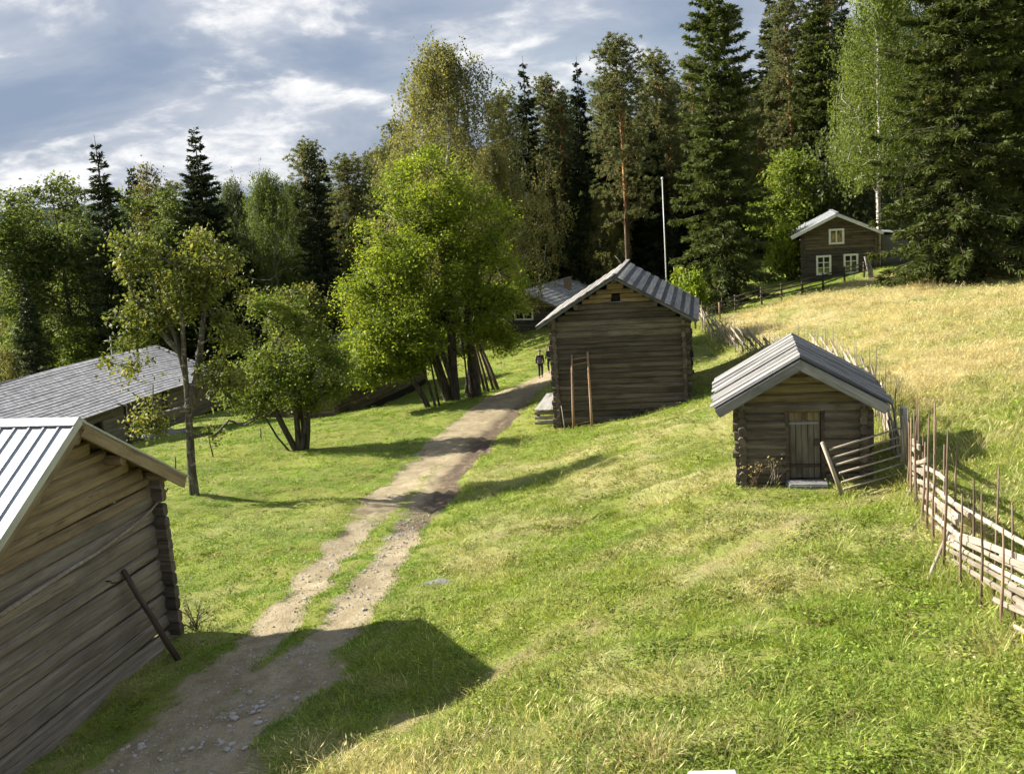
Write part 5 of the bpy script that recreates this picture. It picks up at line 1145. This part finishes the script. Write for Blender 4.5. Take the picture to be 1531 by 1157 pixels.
# ------------------------------------------------------------------ fences
def path_len(pts): return [0] + list(np.cumsum([math.dist(a_, b_) for a_, b_ in zip(pts[:-1], pts[1:])]))
def along(pts, L, s):
    s = max(0, min(L[-1] - 1e-6, s)); i = max(k for k in range(len(L)) if L[k] <= s); i = min(i, len(pts) - 2)
    f_ = (s - L[i]) / (L[i+1] - L[i]); x = pts[i][0] + f_ * (pts[i+1][0] - pts[i][0]); y = pts[i][1] + f_ * (pts[i+1][1] - pts[i][1])
    dx, dy = pts[i+1][0] - pts[i][0], pts[i+1][1] - pts[i][1]; n = math.hypot(dx, dy)
    return x, y, dx / n, dy / n
def roundpole_fence(pts, label, rail_len, stake_step, h, stake_h, rail_sz, stake_r, group, seed, rows, rise, mats=('rail_wood', 'stake_wood')):
    r = random.Random(seed); L = path_len(pts); x0, y0, _, _ = along(pts, L, 0); z0 = gz(x0, y0); root = empty('roundpole_fence', (x0, y0, z0)); O = Vector((x0, y0, z0)); tag(root, label, 'fence', group)
    for row in range(rows):
        s = -r.uniform(0, rail_len)
        while s < L[-1] - 0.4:
            ln_ = rail_len * r.uniform(0.85, 1.15); s0, s1 = max(0.0, s), min(L[-1], s + ln_)
            f0, f1 = (s0 - s) / ln_, (s1 - s) / ln_; base = 0.06 + row * (h / rows)
            xa, ya, dx, dy = along(pts, L, s0); xb, yb, _, _ = along(pts, L, s1); off = r.uniform(-0.03, 0.03)
            ha, hb = base + f0 * rise + r.uniform(-.02, .02), base + f1 * rise + r.uniform(-.02, .03)
            pa = Vector((xa - dy * off, ya + dx * off, gz(xa, ya) + ha)); pb = Vector((xb - dy * off, yb + dx * off, gz(xb, yb) + hb)); d_ = pb - pa
            if d_.length > 0.5:
                o = obj('rail', log_mesh(round(d_.length, 1), rail_sz[0] * r.uniform(0.8, 1.2), rail_sz[1] * r.uniform(0.7, 1.2), rows=6, chamf=0.3, var=r.randrange(6), rough=rail_sz[1] * 0.16), root, mat=mats[0])
                o.location = pa - O; o.rotation_mode = 'QUATERNION'; o.rotation_quaternion = d_.to_track_quat('X', 'Z')
            s += ln_ * r.uniform(0.72, 0.9)
    s = 0.15
    while s < L[-1]:
        x, y, dx, dy = along(pts, L, s)
        for sd in (-1, 1):
            hh = stake_h * r.uniform(0.72, 1.25); ox, oy = -dy * 0.075 * sd, dx * 0.075 * sd; ss = r.uniform(-0.08, 0.08)
            b_ = Vector((x + ox + dx * ss, y + oy + dy * ss, gz(x, y) - 0.2)); t_ = b_ + Vector((r.uniform(-.07, .07) + ox * 0.2, r.uniform(-.07, .07) + oy * 0.2, hh + 0.2))
            pole('stake', root, b_ - O, t_ - O, stake_r * r.uniform(0.85, 1.3), stake_r * 0.5, mats[1], 0.018, 5, 5)
        if rail_sz[1] > 0.1 and s < 11:
            for zz in (0.38, 0.82):
                me = tube_mesh('binding', [([Vector((dx * 0.04 * c_ - dy * 0.115 * s_, dy * 0.04 * c_ + dx * 0.115 * s_, 0.02 * c_)) for c_, s_ in ((math.cos(k * 0.7854), math.sin(k * 0.7854)) for k in range(9))], 0.010)], 4)
                obj('binding', me, root, loc=Vector((x, y, gz(x, y) + zz * h)) - O, mat=mats[1])
        s += stake_step * r.uniform(0.85, 1.2)
    return root, O
def ground_at(px_, py_):
    D = 8.0
    while D < 150:
        q = P(px_, py_, D)
        if q.z < gz(q.x, q.y): return q
        D += 0.05
near_pts = [(9.05, 23.05), (8.55, 21.6), (7.95, 19.8), (7.35, 17.8), (6.98, 16.2), (6.78, 14.8), (6.63, 13.4), (6.52, 11.8), (6.45, 10.0)]
nf, nO = roundpole_fence(near_pts, 'pale split rail roundpole fence running from the gate to the right edge', 3.7, 0.86, 1.0, 1.9, (0.05, 0.095), 0.027, None, 3, 6, 0.48)
for (a_, b_) in (((1372, 708), (1349, 762)), ((1392, 752), (1354, 806)), ((1423, 783), (1386, 870))):
    D_ = {1372: 22.6, 1392: 19.6, 1423: 16.6}[a_[0]]
    pole('brace', nf, ground_at(*b_) - nO, P(*a_, D_) - nO, 0.034, 0.028, 'rail_wood', 0.01)
far_pts = [(9.35, 24.6), (9.8, 26.4), (10.3, 28.6), (10.9, 32), (11.4, 37), (11.75, 42), (11.7, 47), (11.3, 51), (10.95, 55), (10.85, 58.5)]
roundpole_fence(far_pts, 'roundpole fence of leaning rails between the small shed and the tall storehouse', 2.0, 0.8, 0.85, 1.5, (0.045, 0.075), 0.018, None, 4, 4, 0.55, ('rail_grey', 'rail_grey'))
# gate
gt = empty('gate', P(1310, 725, 23.2)); O = Vector(gt.location); tag(gt, 'sagging pale farm gate of six thin rails beside the small shed', 'gate')
GL = [(840, 775), (862, 820), (878, 862), (900, 908), (912, 960), (922, 1000)]; GR = [(1282, 640), (1252, 698), (1250, 745), (1254, 806), (1258, 855), (1274, 900)]
cv_ = lambda q, D: P(1020 + q[0] / 3.8275, 470 + q[1] / 3.8275, D) - O
pole('stile', gt, cv_((915, 1032), 22.85), cv_((800, 730), 22.95), 0.050, 0.045, 'rail_wood', 0.0, 3, 4)
pole('stile', gt, cv_((1270, 870), 23.5), cv_((1253, 650), 23.5), 0.035, 0.03, 'rail_wood', 0.0, 3, 5)
for a_, b_ in zip(GL, GR): pole('rail', gt, cv_(a_, 22.9), cv_(b_, 23.5), 0.026, 0.022, 'rail_wood', 0.012, 4, 6)
b_ = P(1359, 728, 23.6); b_.z = gz(b_.x, b_.y) - 0.2
gp_ = obj('gate_post', bevel_box(0, 1.75, -0.11, 0.11, -0.07, 0.07, 0.015), mat='board_silver'); gp_.location = b_; gp_.rotation_mode = 'QUATERNION'; gp_.rotation_quaternion = (P(1353, 632, 23.6) - b_).to_track_quat('X', 'Z')
tag(gp_, 'thick grey gate post at the end of the roundpole fence', 'post')
b_ = P(1362, 735, 23.0); b_.z = gz(b_.x, b_.y) - 0.2
tag(pole('slanting_post', None, b_, P(1351, 621, 23.0), 0.06, 0.045, 'rail_wood', 0.01, 4, 4), 'tall pale split post in front of the thick gate post', 'post')
# dark rail fence below the cottage
rp = [(px(1040, 58.5, 488), 58.5), (px(1100, 60.4, 468), 60.4), (px(1139, 60.8, 462), 60.8), (px(1169, 61.6, 455), 61.6), (px(1200, 63.0, 448), 63.0), (px(1231, 65.0, 440), 65.0), (px(1263, 67.0, 430), 67.0), (px(1292, 69.0, 420), 69.0)]
rfz = empty('rail_fence', (rp[0][0], rp[0][1], gz(*rp[0]))); O = Vector(rfz.location); tag(rfz, 'low dark post and rail fence below the cottage', 'fence')
for k, (x, y) in enumerate(rp):
    pole('post', rfz, Vector((x, y, gz(x, y) - 0.2)) - O, Vector((x - 0.02, y, gz(x, y) + 1.05)) - O, 0.07, 0.06, 'rail_dark', 0.0, 2, 6)
for (x0, y0), (x1, y1) in zip(rp[:-1], rp[1:]):
    for zz in (0.42, 0.68, 0.94):
        pole('rail', rfz, Vector((x0, y0 - 0.08, gz(x0, y0) + zz)) - O, Vector((x1, y1 - 0.08, gz(x1, y1) + zz)) - O, 0.045, 0.04, 'rail_dark', 0.0, 3, 5)
b_ = P(1077, 488, 58.8); b_.z = gz(b_.x, b_.y)
tag(pole('tall_post', None, b_, P(1075, 452, 58.8), 0.06, 0.05, 'stake_wood', 0.01), 'tall lone post beside the dark rail fence', 'post')
for k, (q0, q1, lb) in enumerate((((1301, 424), (1293, 384), 'bleached forked stump post left of its twin below the cottage'), ((1304, 424), (1299, 386), 'bleached stump post at the right end of the dark rail fence'))):
    b_ = P(*q0, 68.6); b_.z = gz(b_.x, b_.y) - 0.1
    tag(pole('stump_post', None, b_, P(*q1, 68.6), 0.11, 0.07, 'board_silver', 0.04, 5, 7), lb, 'post')
# flagpole
b_ = P(997, 436, 66.0); b_.z = gz(b_.x, b_.y); t_ = P(990, 267, 66.0)
fl = empty('flagpole', b_); tag(fl, 'slender white flagpole behind the tall storehouse', 'flagpole')
pole('mast', fl, (0, 0, 0), t_ - b_, 0.048, 0.03, 'paint_pole', 0, 3, 10)
obj('finial', rock_mesh(3, 2, 1.0), fl, loc=t_ - b_, scale=(0.09, 0.09, 0.09), mat='paint_pole')
# leaning poles under the broad tree
tp = empty('pole_stack', P(728, 565, 63.5)); tp.location.z = gz(tp.location.x, tp.location.y); O = Vector(tp.location); tag(tp, 'stack of dark poles leaned together beside the broad green tree', 'pole stack')
for k, (bxp, byp, dd, tx_, ty_) in enumerate(((744, 561, 63.0, 708, 488), (737, 562, 63.4, 706, 490), (729, 560, 62.6, 704, 486), (723, 559, 63.8, 702, 488), (716, 562, 63.0, 706, 484), (741, 556, 64.8, 708, 486), (700, 560, 64.5, 712, 486), (694, 562, 63.2, 710, 484))):
    b_ = P(bxp, byp, dd); b_.z = gz(b_.x, b_.y) - 0.05
    pole('pole', tp, b_ - O, P(tx_, ty_, 63.6) - O, 0.10, 0.06, 'log_dark', 0.03, 4, 6)
# small posts on the meadow
for (q0, q1, D_, lb) in (((263, 702), (262, 683), 42.5, 'short thin stake on the grass left of the gnarled trunk'), ((319, 684), (312, 650), 45.3, 'thin bent stake just right of the gnarled trunk'), ((391, 657), (389, 640), 50.5, 'thin stake close to the many stemmed tree')):
    b_ = P(*q0, D_); b_.z = gz(b_.x, b_.y) - 0.1
    tag(pole('thin_stake', None, b_, P(*q1, D_), 0.035, 0.025, 'rail_dark', 0.03, 4, 5), lb, 'stake')
b_ = P(166, 560, 74); b_.z = gz(b_.x, b_.y)
wp = empty('wire_post', b_); tag(wp, 'small pale post with a crossbar behind the ridge of the long barn', 'post')
t_ = P(165, 503, 74); pole('post', wp, (0, 0, 0), t_ - b_, 0.07, 0.05, 'board_silver', 0, 3, 6)
pole('crossbar', wp, t_ - b_ + Vector((-0.5, 0, -0.3)), t_ - b_ + Vector((0.5, 0, -0.3)), 0.035, 0.035, 'board_silver', 0, 2, 5)
# white cabinet at the lower edge
c_ = P(1074, 1157, 10.6); zt = P(1074, 1150.5, 11.05).z
cb = empty('white_cabinet', (c_.x, 10.75 + 0.14, gz(c_.x, 10.85)), R(-4)); tag(cb, 'white painted box top poking up at the lower edge of the picture', 'box')
obj('body', bevel_box(-0.25, 0.25, -0.14, 0.14, -0.1, zt - cb.location.z - 0.05, 0.015), cb, mat='paint_white')
obj('lid', bevel_box(-0.28, 0.28, -0.18, 0.18, zt - cb.location.z - 0.05, zt - cb.location.z, 0.018), cb, mat='paint_white')
# stones
fs = P(652, 874, 22.5); fs.z = gz(fs.x, fs.y)
tag(obj('flat_stone', rock_mesh(9, 3, 0.18), loc=(fs.x, fs.y, fs.z - 0.01), scale=(0.40, 0.36, 0.3), mat='stone_grey'), 'flat grey stone slab lying in the grass right of the track', 'stone')
rsn = random.Random(23); rocks = [rock_mesh(100 + k, 1, 0.6) for k in range(6)]
for k in range(46):
    if k < 30: x, y = rsn.gauss(-4.75, 0.42), rsn.gauss(16.2, 0.75); s_ = rsn.uniform(0.025, 0.075)
    elif k < 38: x, y = rsn.gauss(-6.6, 0.25), rsn.gauss(16.0, 0.5); s_ = rsn.uniform(0.03, 0.085)
    else: x, y = rsn.gauss(-4.3, 0.9), rsn.uniform(19, 30); s_ = rsn.uniform(0.02, 0.055)
    lb = 'rough grey stone in the heap on the shaded track' if k < 30 else ('pale stone beside the left wheel rut in the shade' if k < 38 else 'small loose stone on the sunlit track')
    tag(obj('stone', rocks[k % 6], loc=(x, y, gz(x, y) - 0.03), scale=(s_ * rsn.uniform(0.8, 1.5), s_, s_), rot=(0, 0, rsn.uniform(0, 6.3)), mat='stone_pale'), lb, 'stone', ('stones heaped on the track', 'stones by the left rut', 'loose stones on the sunlit track')[0 if k < 30 else 1 if k < 38 else 2])
gv = []
rsg = np.random.RandomState(6); ng_ = 2600; gx = rsg.normal(-4.8, 0.9, ng_); gy = rsg.uniform(13.5, 31, ng_); rd = np.interp(gy, [q[1] for q in ROAD], [q[0] for q in ROAD]); gx = rd + rsg.normal(0, 0.8, ng_)
keep = masks(gx, gy)[0] > 0.5; gx, gy = gx[keep], gy[keep]; gs = rsg.gamma(2.0, 0.008, len(gx)) + 0.006
gvl = gn_scatter('gravel', np.stack([gx, gy, ground_z(gx, gy) - 0.05], 1), rsg.uniform(0, 6.28, (len(gx), 3)), np.repeat(gs[:, None], 3, 1), rsg.randint(0, 3, len(gx)), [rocks[0].copy(), rocks[1].copy(), rocks[2].copy()])
for me_ in [o_.data for o_ in bpy.data.collections['gravel_sources'].objects]: me_.materials.clear(); me_.materials.append(MATS['stone_pale'])
tag(gvl, 'loose gravel strewn over the wheel ruts', 'gravel', kind='stuff')

# ------------------------------------------------------------------ two people walking on the track
def skin_obj(name, verts, edges, rad, parent, mat, root_i=0, sub=2):
    me = bpy.data.meshes.new(name); me.from_pydata(verts, edges, []); me.materials.append(MATS[mat])
    o = obj(name, me, parent); sm = o.modifiers.new('skin', 'SKIN'); sm.use_smooth_shade = True
    for i, r_ in enumerate(rad):
        sv = me.skin_vertices[0].data[i]; sv.radius = (r_, r_) if not isinstance(r_, tuple) else r_; sv.use_root = (i == root_i)
    ss = o.modifiers.new('sub', 'SUBSURF'); ss.levels = sub; ss.render_levels = sub
    return o
def person(loc, rz, label, jacket, stride):
    p = empty('person', loc, rz); tag(p, label, 'person', 'people walking on the track')
    s = stride
    hip = [(0, 0, 0.95), (-0.09, 0, 0.90), (0.09, 0, 0.90)]
    V_ = [(0, 0, 0.95), (0, 0, 1.15), (0, -0.01, 1.38), (0, 0, 1.47), (0, -0.015, 1.56), (0, -0.02, 1.66), (0, -0.01, 1.74),
          (-0.17, 0, 1.40), (-0.24, 0.03 * s, 1.14), (-0.25, -0.12 * s - 0.02, 0.92), (-0.25, -0.16 * s - 0.02, 0.84),
          (0.17, 0, 1.40), (0.24, 0.10 * s, 1.14), (0.25, 0.06 * s, 0.92), (0.25, 0.05 * s, 0.84),
          (-0.09, 0, 0.88), (-0.10, -0.12 * s, 0.50), (-0.10, 0.02 * s, 0.10), (-0.10, -0.12 + 0.02 * s, 0.04),
          (0.09, 0, 0.88), (0.10, 0.02 * s, 0.48), (0.10, 0.20 * s, 0.12), (0.10, -0.10 + 0.20 * s, 0.05)]
    E_ = [(0, 1), (1, 2), (2, 3), (3, 4), (4, 5), (5, 6), (2, 7), (7, 8), (8, 9), (9, 10), (2, 11), (11, 12), (12, 13), (13, 14), (0, 15), (15, 16), (16, 17), (17, 18), (0, 19), (19, 20), (20, 21), (21, 22)]
    R_ = [(.15, .11), (.14, .105), (.16, .11), .055, .075, (.085, .095), .06, .07, .048, .036, .035, .07, .048, .036, .035, .085, .058, .042, .035, .085, .058, .042, .035]
    skin_obj('body', V_, E_, R_, p, 'skin')
    j = [0, 1, 2, 7, 8, 9, 11, 12, 13]; mp = {k: i for i, k in enumerate(j)}
    skin_obj('jacket', [V_[k] for k in j], [(mp[a_], mp[b_]) for a_, b_ in E_ if a_ in mp and b_ in mp], [(.18, .14), (.17, .13), (.185, .13), .085, .064, .05, .085, .064, .05], p, jacket)
    j = [0, 15, 16, 17, 19, 20, 21]; mp = {k: i for i, k in enumerate(j)}
    skin_obj('trousers', [V_[k] for k in j], [(mp[a_], mp[b_]) for a_, b_ in E_ if a_ in mp and b_ in mp], [(.165, .125), .10, .075, .062, .10, .075, .062], p, 'cloth_black')
    for a_, b_ in ((17, 18), (21, 22)):
        skin_obj('shoe', [Vector(V_[a_]) + Vector((0, 0.03, -0.05)), Vector(V_[b_])], [(0, 1)], [.055, .045], p, 'shoe')
    bm = bmesh.new(); bmesh.ops.create_uvsphere(bm, u_segments=12, v_segments=8, radius=0.105)
    for v in bm.verts: v.co.y *= 1.15; v.co.y += 0.02 if v.co.z < 0 else 0; v.co.z = max(v.co.z, -0.06 if v.co.y > 0 else 0.02)
    me = bpy.data.meshes.new('hair'); bm.to_mesh(me); bm.free(); obj('hair', me, p, loc=(0, 0.0, 1.69), mat='hair_dark')
    for sx_ in (-1, 1): obj('eye', rock_mesh(2, 1, 1.0), p, loc=(sx_ * 0.033, -0.108, 1.655), scale=(0.012, 0.01, 0.009), mat='hair_dark')
    return p
b_ = P(809, 563, 64.5)
pp = person((b_.x, b_.y, gz(b_.x, b_.y)), R(8), 'person in dark clothes walking in front along the track', 'cloth_black', 1.0)
obj('bag', bevel_box(-0.12, 0.12, -0.06, 0.06, -0.16, 0.16, 0.03), pp, loc=(-0.06, -0.19, 1.16), mat='cloth_grey')
b_ = P(823, 555, 66.6)
person((b_.x, b_.y, gz(b_.x, b_.y)), R(12), 'person in dark clothes half hidden behind the storehouse corner', 'cloth_navy', -1.0)
# dry umbels by the shed front
for k, (q, lb, s_) in enumerate((((1128, 728), 'dry seeding stalks at the left of the shed front', 0.9), ((1158, 726), 'arching dry grass stalks beside the shed step', 1.1))):
    b_ = P(*q, 24.0); b_.z = gz(b_.x, b_.y); dp = empty('dry_plant', b_); tag(dp, lb, 'plant')
    paths = []
    for i in range(11):
        a_ = rng.uniform(0, 6.28); h_ = rng.uniform(0.35, 0.75) * s_; l_ = rng.uniform(0.1, 0.4)
        paths.append(([(rng.uniform(-.15, .15) * 1.5, rng.uniform(-.05, .05), 0), (math.cos(a_) * l_ * 0.3, math.sin(a_) * l_ * 0.2, h_ * 0.6), (math.cos(a_) * l_ * 0.8, math.sin(a_) * l_ * 0.4, h_), (math.cos(a_) * l_ * 1.25, math.sin(a_) * l_ * 0.5, h_ * 0.92)], [0.008, 0.006, 0.005, 0.003]))
    me = tube_mesh('stalk', paths, 4); obj('stalks', me, dp, mat='stake_wood' if k == 0 else 'rail_wood')
    hd = np.array([p_[0][2] for p_ in paths]); hd = np.repeat(hd, 7, 0) + np.random.RandomState(k).normal(size=(len(paths) * 7, 3)) * 0.03
    o_sh = obj('seed_heads', leaf_mesh('seeds', hd, 0.04, 'straw', np.random.RandomState(k), np.random.RandomState(k).uniform(0, 1, len(hd))), dp); tag(o_sh, kind='stuff')
b_ = local(C_L, AZ_L, 0.22, 0.40); b_.z = gz(b_.x, b_.y); tw = empty('twig_bush', b_); tag(tw, 'small dark tangle of twigs at the far corner of the left barn', 'bush')
rt_ = random.Random(5); paths = []; tips = []
for i in range(13):
    a_ = rt_.uniform(0, 6.28); l_ = rt_.uniform(0.1, 0.42); h_ = rt_.uniform(0.25, 0.75)
    e_ = (math.cos(a_) * l_, math.sin(a_) * l_, h_); m_ = (e_[0] * 0.35 + rt_.uniform(-.05, .05), e_[1] * 0.35, h_ * 0.6)
    paths.append(([(rt_.uniform(-.06, .06), rt_.uniform(-.06, .06), -0.03), m_, e_], [0.014, 0.010, 0.005])); tips += [m_, e_]
    for k in range(2):
        q = (e_[0] + rt_.uniform(-.14, .14), e_[1] + rt_.uniform(-.14, .14), e_[2] + rt_.uniform(-.15, .1)); paths.append(([m_, q], [0.007, 0.004])); tips.append(q)
tag(obj('twigs', tube_mesh('twigs', paths, 4), tw, mat='log_dark'), kind='stuff')
tips = np.repeat(np.array(tips), 3, 0); tips = tips + np.random.RandomState(4).normal(size=tips.shape) * 0.05
tag(obj('leaves', leaf_mesh('leaves', tips, 0.06, 'leaf_aspen', np.random.RandomState(4), np.random.RandomState(4).uniform(0, 1, len(tips))), tw), kind='stuff')

# ------------------------------------------------------------------ grass
m, g = new_mat('grass')
gc = g.n('ShaderNodeAttribute', attribute_name='gcol', attribute_type='INSTANCER').outputs['Color']
tn = g.n('ShaderNodeAttribute', attribute_name='tint').outputs['Fac']
col = g.n('ShaderNodeHueSaturation', {'Color': gc, 'Value': g.math('ADD', g.math('MULTIPLY', tn, 0.8), 0.6)}).outputs[0]
p = g.n('ShaderNodeBsdfPrincipled', {'Base Color': col, 'Roughness': 0.55, 'Specular IOR Level': 0.2})
tl = g.n('ShaderNodeBsdfTranslucent', {'Color': g.mix(1.0, col, (1.35, 1.3, 0.8), 'MULTIPLY')})
out(g, g.n('ShaderNodeMixShader', {0: 0.42, 1: p.outputs[0], 2: tl.outputs[0]}).outputs[0])
def tuft(name, n, rad, h0, h1, w, lean, seed, seedhead=0):
    rs = np.random.RandomState(seed); a_ = rs.uniform(0, 6.28, n); r_ = rad * np.sqrt(rs.uniform(0, 1, n))
    base = np.stack([r_*np.cos(a_), r_*np.sin(a_), np.full(n, -0.03)], 1); h = rs.uniform(h0, h1, n)
    b2 = a_ + rs.normal(size=n) * 0.9; ln_ = lean * rs.uniform(0.3, 1.3, n) * h
    tip = base + np.stack([np.cos(b2)*ln_, np.sin(b2)*ln_, h], 1)
    mid = base*0.55 + tip*0.45; mid[:, 2] += 0.12*h; mid[:, :2] -= 0.12*ln_[:, None]*np.stack([np.cos(b2), np.sin(b2)], 1)
    wd = np.stack([-np.sin(b2 + rs.normal(size=n)), np.cos(b2), np.zeros(n)], 1) * (w*rs.uniform(0.6, 1.4, n))[:, None]*0.5
    V = np.stack([base, mid + wd, tip, mid - wd], 1).reshape(-1, 3); t = np.repeat(rs.uniform(0, 1, n), 4)
    if seedhead:
        k = rs.choice(n, seedhead, replace=False); e = tip[k]; d = e - mid[k]; wd2 = wd[k] * 1.8
        V2 = np.stack([e - d*0.25, e + wd2, e + d*0.35, e - wd2], 1).reshape(-1, 3); V = np.vstack([V, V2]); t = np.concatenate([t, np.full(len(V2), 0.95)])
    return np_mesh(name, V, np.arange(len(V)).reshape(-1, 4), 'grass', t)
def weed_tuft(name, n, rad, h, size, seed):
    rs = np.random.RandomState(seed); C = np.stack([rs.normal(size=n)*rad*0.6, rs.normal(size=n)*rad*0.6, np.abs(rs.normal(size=n))*h*0.6 + 0.01], 1)
    me = leaf_mesh(name, C, size, None, rs, rs.uniform(0, 1, n), 0.8, 0.5); me.materials.append(MATS['grass']); return me
tufts = [tuft('t0', 40, 0.18, 0.03, 0.075, 0.011, 1.0, 1), tuft('t1', 40, 0.18, 0.035, 0.09, 0.011, 1.2, 2),
         tuft('t2', 40, 0.18, 0.045, 0.115, 0.011, 1.2, 3), tuft('t3', 38, 0.19, 0.05, 0.135, 0.011, 1.4, 4),
         tuft('t4', 20, 0.16, 0.16, 0.34, 0.007, 0.8, 5, 7), tuft('t5', 18, 0.18, 0.18, 0.42, 0.007, 1.1, 6, 7),
         weed_tuft('t6', 40, 0.18, 0.09, 0.05, 7), weed_tuft('t7', 30, 0.15, 0.06, 0.042, 8)]
rs = np.random.RandomState(101); PX, PY = [], []
for (y0, y1, dens) in ((8.5, 13, 190), (13, 18, 150), (18, 24, 105), (24, 32, 65), (32, 44, 32), (44, 60, 18), (60, 80, 10), (80, 110, 5)):
    w = lambda yy: 0.52 * yy + 2.5
    area = (w(y0) + w(y1)) * (y1 - y0); n_ = int(area * dens)
    yy = rs.uniform(y0, y1, n_); xx = rs.uniform(-1, 1, n_) * w(yy); PX.append(xx); PY.append(yy)
gx = np.concatenate(PX); gy = np.concatenate(PY)
dirt_, dry_, mud_, worn_ = masks(gx, gy)
r1 = rs.uniform(0, 1, len(gx))
keep = (r1 > np.maximum(dirt_ * 1.15, np.maximum(mud_ * 1.0, worn_ * 0.38)))
keep &= ~((gx < -18) & (gy > 60)) | (r1 > 0.5)
for (C_, az, x0, x1, y0, y1) in FOOT:
    v_, u_ = axes(az); lx = (gx - C_.x) * v_.x + (gy - C_.y) * v_.y; ly = (gx - C_.x) * u_.x + (gy - C_.y) * u_.y
    keep &= ~((lx > x0) & (lx < x1) & (ly > y0) & (ly < y1))
gx, gy, dirt_, dry_, worn_ = gx[keep], gy[keep], dirt_[keep], dry_[keep], worn_[keep]; n_ = len(gx)
d_r, s_r, _ = seg_dist(gx, gy, ROAD); fx = np.interp(gy, *FENCE_X)
nz1, nz2, nz3 = fnoise(gx, gy, 2.6, 31), fnoise(gx, gy, 0.9, 32), fnoise(gx, gy, 6.0, 33)
leftm = (s_r < 0) | (gy > 60) | (d_r < 1.9)
kind = np.where(leftm, rs.randint(0, 2, n_), np.where(rs.uniform(0, 1, n_) < 0.45 + 0.6*(nz1 - 0.5), rs.randint(2, 4, n_), rs.randint(0, 2, n_)))
field = (gx > fx + 0.2) & (gy < rail_y(gx) + 0.3)
tallp = np.where(field, 0.12 + 0.55 * dry_, 0.0)
bank = (gy < 15) & (s_r > 1.5) & (gx < 2.0); tallp = np.maximum(tallp, np.where(bank, 0.30 * sst(14.2 - gy + 0.25 * (0.5 - gx), 0.0, 1.6) * sst(2.2 - gx, 0, 2.5), 0))
tallp = np.maximum(tallp, np.where(~leftm & ~field, 0.012 + 0.03 * sst(15 - gy, 0, 3), 0))
fedge = np.abs(gx - fx) < 0.45; tallp = np.maximum(tallp, np.where(fedge & (gy < 60), 0.3, 0))
tall = rs.uniform(0, 1, n_) < tallp; kind = np.where(tall, rs.randint(4, 6, n_), kind)
kind = np.where(field & ~tall, rs.randint(2, 4, n_), kind)
wd = (rs.uniform(0, 1, n_) < np.where(leftm, 0.05, 0.30 * sst(nz2, 0.45, 0.7) + 0.04 + 0.25 * (gy < 14))) & ~tall; kind = np.where(wd, rs.randint(6, 8, n_), kind)
lush = np.array([0.175, 0.30, 0.03]); yell = np.array([0.38, 0.42, 0.085]); straw = np.array([0.52, 0.455, 0.25]); ol = np.array([0.15, 0.16, 0.05])
f1 = np.clip(np.where(leftm, 0.10 + 0.50 * sst(nz1, 0.45, 0.75), 0.42 + 0.8 * (nz3 - 0.42) + 0.7 * (nz1 - 0.5)), 0, 1)[:, None]
gcol = lush * (1 - f1) + yell * f1
kind = np.where((np.abs(gx - fx + 0.5) < 0.6) & (gy < 24) & (rs.uniform(0, 1, n_) < 0.35), rs.randint(6, 8, n_), kind)
f2 = np.clip(dry_ * rs.uniform(0.5, 1.25, n_) + tall * np.where(field | bank, 0.75, 0.3) + 0.5 * worn_ + (rs.uniform(0, 1, n_) < 0.05) * 0.7, 0, 1)[:, None]
gcol = gcol * (1 - f2) + straw * f2
wv_ = wd & ~field; gcol[wv_] = gcol[wv_] * 0.5 + np.array([0.13, 0.20, 0.045]) * 0.5
brn = (rs.uniform(0, 1, n_) < 0.05 * sst(nz2, 0.4, 0.7)) & ~leftm; gcol[brn] = np.array([0.20, 0.135, 0.06])
gcol *= rs.uniform(0.72, 1.25, n_)[:, None]
clump = 0.55 + 0.6 * sst(fnoise(gx, gy, 0.7, 41), 0.35, 0.75) + 0.3 * sst(fnoise(gx, gy, 2.5, 42), 0.5, 0.8)
sc_ = rs.uniform(0.7, 1.25, n_) * np.where(worn_ > 0.4, 0.6, 1.0) * np.where(dirt_ > 0.25, 0.7, 1.0)
hz_ = sc_ * np.where(kind >= 4, np.interp(gy, [10, 40, 100], [1.0, 1.0, 1.05]), np.interp(gy, [10, 30, 60, 100], [1.0, 1.0, 1.2, 1.5]))
hz_ *= np.where(leftm, 0.5 + 0.5 * clump, clump)
hz_ *= np.where(field & (gy > 50), 0.75, 1.0)
scl = np.stack([sc_ * np.interp(gy, [0, 35, 60, 100], [1, 1.3, 1.9, 2.6])]*2 + [hz_], 1)
rot = np.stack([rs.normal(size=n_)*0.10, rs.normal(size=n_)*0.10, rs.uniform(0, 6.28, n_)], 1)
gob = gn_scatter('grass', np.stack([gx, gy, ground_z(gx, gy) - 0.03], 1), rot, scl, kind, tufts, np.concatenate([gcol, np.ones((n_, 1))], 1))
tag(gob, 'short green and straw coloured grass covering the hillside', 'grass', kind='stuff')
print('grass', n_, 'script', round(time.time() - T0, 1))
